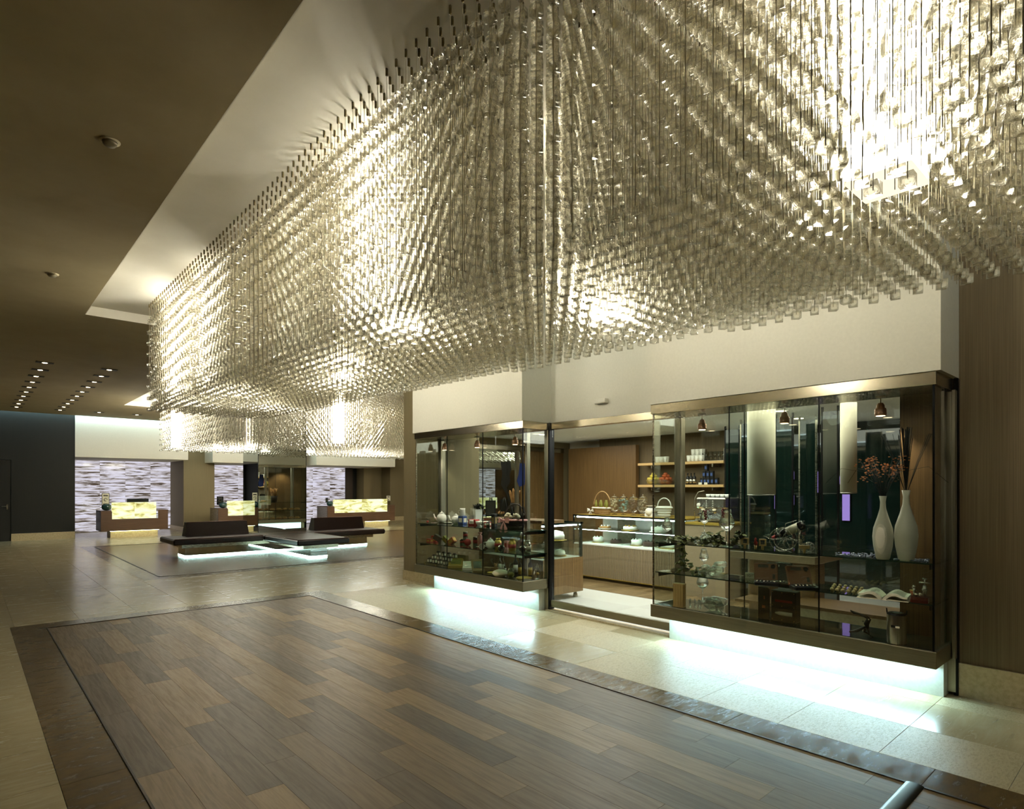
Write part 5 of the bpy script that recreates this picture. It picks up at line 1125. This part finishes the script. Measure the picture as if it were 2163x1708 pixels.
# corkscrew cases
def tool_case(label, px, py, m, lining, rz, s=1.0):
    t = thing('tool_case', label, 'case', on(px, py, Z2), rz, 'open wine tool cases')
    put('tray', MB().bev(-.09, .09, -.12, .0, 0, .03, .006), lining, t)
    M_ = Matrix.Translation((0, 0, .025)) @ Matrix.Rotation(-.45, 4, 'X')
    put('lid', MB().bev(-.09, .09, -.002, .02, 0, .155, .006, M_), m, t)
    put('lid_recess', MB().box(-.06, .02, -.004, -.002, .115, .14, M_).lathe([(.018, -.0), (.001, -.0)], 14, M=M_ @ Matrix.Translation((.055, -.004, .125)) @ Matrix.Rotation(PI / 2, 4, 'X')).box(.05, .07, -.004, -.002, .02, .06, M_), M_blk, t)
    b = MB(); 
    for k in range(6): b.tube([(-.07 + k * .026, -.10, .034), (-.06 + k * .026, -.03, .036)], .006, 6)
    put('tools', b, M_tin, t); t.scale = (s, s, s); return t
tool_case('tan-lined open wine tool case nearest the second seam', 1618, 1233, M_cardboard, M_blk, -1.1, 1.08)
tt = tool_case('black open case with silver corkscrew set between the two tan ones', 1648, 1234, M_blk, M_blk, -.95, 1.12)
put('silver_tools', MB().tube([(-.05, -.006, .05), (-.02, -.006, .09), (.02, -.006, .09), (.05, -.006, .05)], .006, 6, ).tube([(0, -.006, .03), (0, -.006, .12)], .007, 6).tube([(-.03, -.006, .135), (.03, -.006, .135)], .004, 5), M_tin, tt, (0, .06, .03))
tool_case('tan-lined open wine tool case farthest from the door', 1692, 1242, M_cardboard, M_blk, -.8, 1.12)
# balls, book, silver set
bl = None
for k in range(18):
    px = 1757 + (k % 6) * 11.5 + (k // 6) * 3; py = 1247 + (k % 6) * 1.6 - (k // 6) * 4.5; lb = 'pale wooden ball in the %s row of the cluster, %s counting towards the open book' % (('front', 'middle', 'back')[k // 6], ORD[k % 6])
    q = on(px, py, Z2); loc = (q.x, q.y, Z2 + .014)
    if bl is None: bl = tag(put('wooden_ball', MB().ball((0, 0, 0), .0145, 12), mat('pale_ball_wood', (206, 176, 124), .5), None, loc), lb, 'ball', 'pale wooden balls beside the book')
    else: dup(bl, loc, label=lb)
p = on(1868, 1262, Z2); t = thing('open_book', 'thick open book with printed pages lying on the lower shelf', 'book', (p.x, p.y, Z2), -PI / 2 + .15)
def page(s_, w_=.16, d=.115, lift=.0):
    vs = []; fs = []; n = 9
    for k in range(n):
        u = k / (n - 1); z = .055 * math.sin(min(1, u * 1.25) * PI * .8) * (1 - u * .35) + .012 + lift
        for y in (-d, d): vs.append((s_ * (.003 + u * w_), y, z))
        for y in (-d, d): vs.append((s_ * (.003 + u * w_), y, max(z - .03 * (1 - u * .6), .001)))
    for k in range(n - 1):
        a = k * 4; b_ = a + 4; fs += [(a, b_, b_ + 1, a + 1), (a + 2, a + 3, b_ + 3, b_ + 2), (a, a + 2, b_ + 2, b_), (a + 1, b_ + 1, b_ + 3, a + 3)]
    fs.append((4 * n - 4, 4 * n - 2, 4 * n - 1, 4 * n - 3)); return MB().add(vs, fs, False)
for s_ in (-1, 1): put('pages', page(s_), M_paper, t)
tl = MB()
for s_ in (-1, 1):
    for k in range(9):
        y = -.09 + k * .021
        if s_ == -1 and k < 4: a, b_ = .30, .5
        else: a, b_ = .2, .85
        pts = []
        for q in range(7):
            u = a + (b_ - a) * q / 6; z = .055 * math.sin(min(1, u * 1.25) * PI * .8) * (1 - u * .35) + .0135; pts.append((s_ * (.003 + u * .16), y, z))
        for p0, p1 in zip(pts, pts[1:]): tl.add([(p0[0], y - .0035, p0[2]), (p1[0], y - .0035, p1[2]), (p1[0], y + .0035, p1[2]), (p0[0], y + .0035, p0[2])], [(0, 1, 2, 3) if s_ > 0 else (3, 2, 1, 0)])
put('text_lines', tl, mat('grey_print', (128, 122, 108), .8), t)
put('cover', MB().box(-.17, .17, -.12, .12, 0, .004), M_shade, t)
p = on(1943, 1278, Z2); t = thing('corkscrew_set', 'silver corkscrew figure and tools on a dark red box at the corner', 'corkscrew set', (p.x, p.y, Z2), .1)
put('red_box', MB().bev(-.04, .04, -.055, .055, 0, .045, .004), mat('dark_red_lacquer', (84, 22, 16), .3), t)
b = MB().tube([(0, -.03, .05), (0, -.03, .13)], .012, 8).tube([(0, -.03, .13), (0, -.03, .175)], .005, 6).tube([(0, -.065, .15), (0, .005, .15)], .006, 6).tube([(0, -.045, .18), (0, -.015, .18)], .005, 6).ball((0, -.03, .1), .018, 8).ball((-.02, .02, .06), .013, 8).ball((-.02, -.005, .065), .012, 8).tube([(-.01, .03, .05), (-.01, .035, .11)], .009, 8).ball((-.01, .035, .115), .014, 8)
put('silver_tools', b, M_tin, t)
t = thing('bell_cup', 'small orange-brown cup behind the silver corkscrew set', 'cup', on(1929, 1261, Z2)); put('cup_body', MB().lathe([(.012, 0), (.016, .02), (.024, .055), (.02, .055), (.01, .01)], 14), M_orange, t); put('rim', MB().lathe([(.0245, .052), (.0245, .056)], 14), M_gold, t)
# black leather wine case
t = thing('leather_wine_case', 'black studded wine case with lid open showing two bottle necks', 'wine case', on(1640, 1322, C_), -.0); p = on(1642, 1320, C_)
t.location = (5.42, p.y, C_); S_ = .012
put('case_body', MB().bev(-.05, .05, -.12, .10, 0, .27, .006), M_blk, t); put('case_lid', MB().bev(-.07, -.052, .105, .21, 0, .29, .004, Matrix.Rotation(0, 4, 'Z')), M_blk, t)
b = MB()
for z in (.015, .135, .255):
    for y in (-.105, 0, .085): b.ball((-.052, y, z), .004, 6)
put('brass_studs', b, M_goldt, t)
put('red_bottle_label', MB().box(-.053, -.050, -.09, .06, .17, .19), M_red, t); put('cream_bottle', MB().tube([(-.05, -.09, .07), (-.05, .02, .07), (-.05, .06, .07)], [.018, .018, .007], 10), M_paper, t); put('tan_labels', MB().box(-.072, -.070, .14, .17, .1, .125).box(-.072, -.070, .145, .155, .18, .21), M_orange, t)
# lever corkscrew
p = on(1830, 1350, C_); t = thing('lever_corkscrew', 'black lever corkscrew standing on the glass sill deck', 'corkscrew', (p.x, p.y, C_), -PI / 2)
put('lever', MB().tube([(-.115, 0, .2), (-.09, 0, .185), (-.05, 0, .18), (0, 0, .165), (.02, 0, .15)], [.006, .012, .009, .012, .012], 8), M_blk, t)
put('frame', MB().tube([(.02, 0, .155), (.0, 0, .11), (.01, 0, .075)], [.016, .02, .012], 8).tube([(.0, 0, .11), (.015, 0, .06), (.02, 0, .03)], [.012, .008, .006], 8), M_blk, t)
put('clamp_handle', MB().tube([(.0, -.01, .09), (-.06, -.03, .05), (-.11, -.04, .035)], [.008, .013, .006], 8).tube([(.0, .01, .09), (-.03, .04, .04), (.03, .06, .0)], [.008, .012, .006], 8), M_blk, t)
put('pivot_bolt', MB().ball((.02, -.012, .15), .008, 8).ball((-.02, -.012, .13), .006, 8).tube([(.02, 0, .03), (.02, 0, .0)], .003, 6), M_tin, t)
# wine cooler
p = on(1894, 1361, C_); t = thing('wine_cooler', 'brushed steel wine cooler cylinder with a black rim near the window corner', 'wine cooler', (p.x, p.y, C_))
d_ = dep(p) / F; r_ = 36 * d_ / 2; h_ = 70 * d_
put('cylinder', MB().lathe([(r_ * .97, 0), (r_, .006), (r_, h_ * .86), (r_ * .98, h_ * .88)], 28), noisy('vertical_brushed_steel', [(.3, (150, 148, 136)), (.7, (190, 186, 172))], scale=(40, 40, .5), nscale=4, rough=.3, metal=1), t)
put('black_rim', MB().lathe([(r_ * 1.0, h_ * .86), (r_ * 1.03, h_ * .89), (r_ * .8, h_ * .92), (r_ * .5, h_ * .9)], 24).tube([(0, r_, h_ * .88), (0, r_ * 1.05, h_ * 1.02)], .005, 6).tube([(0, -r_, h_ * .88), (0, -r_ * 1.05, h_ * 1.02)], .005, 6), M_blk, t)
put('label_plate', MB().box(-r_ - .002, -r_ + .004, -r_ * .6, r_ * .3, h_ * .5, h_ * .57), M_blk, t); put('label_mark', MB().box(-r_ - .003, -r_ - .002, -r_ * .6, -r_ * .15, h_ * .5, h_ * .56), M_paper, t)
#@@NEXT
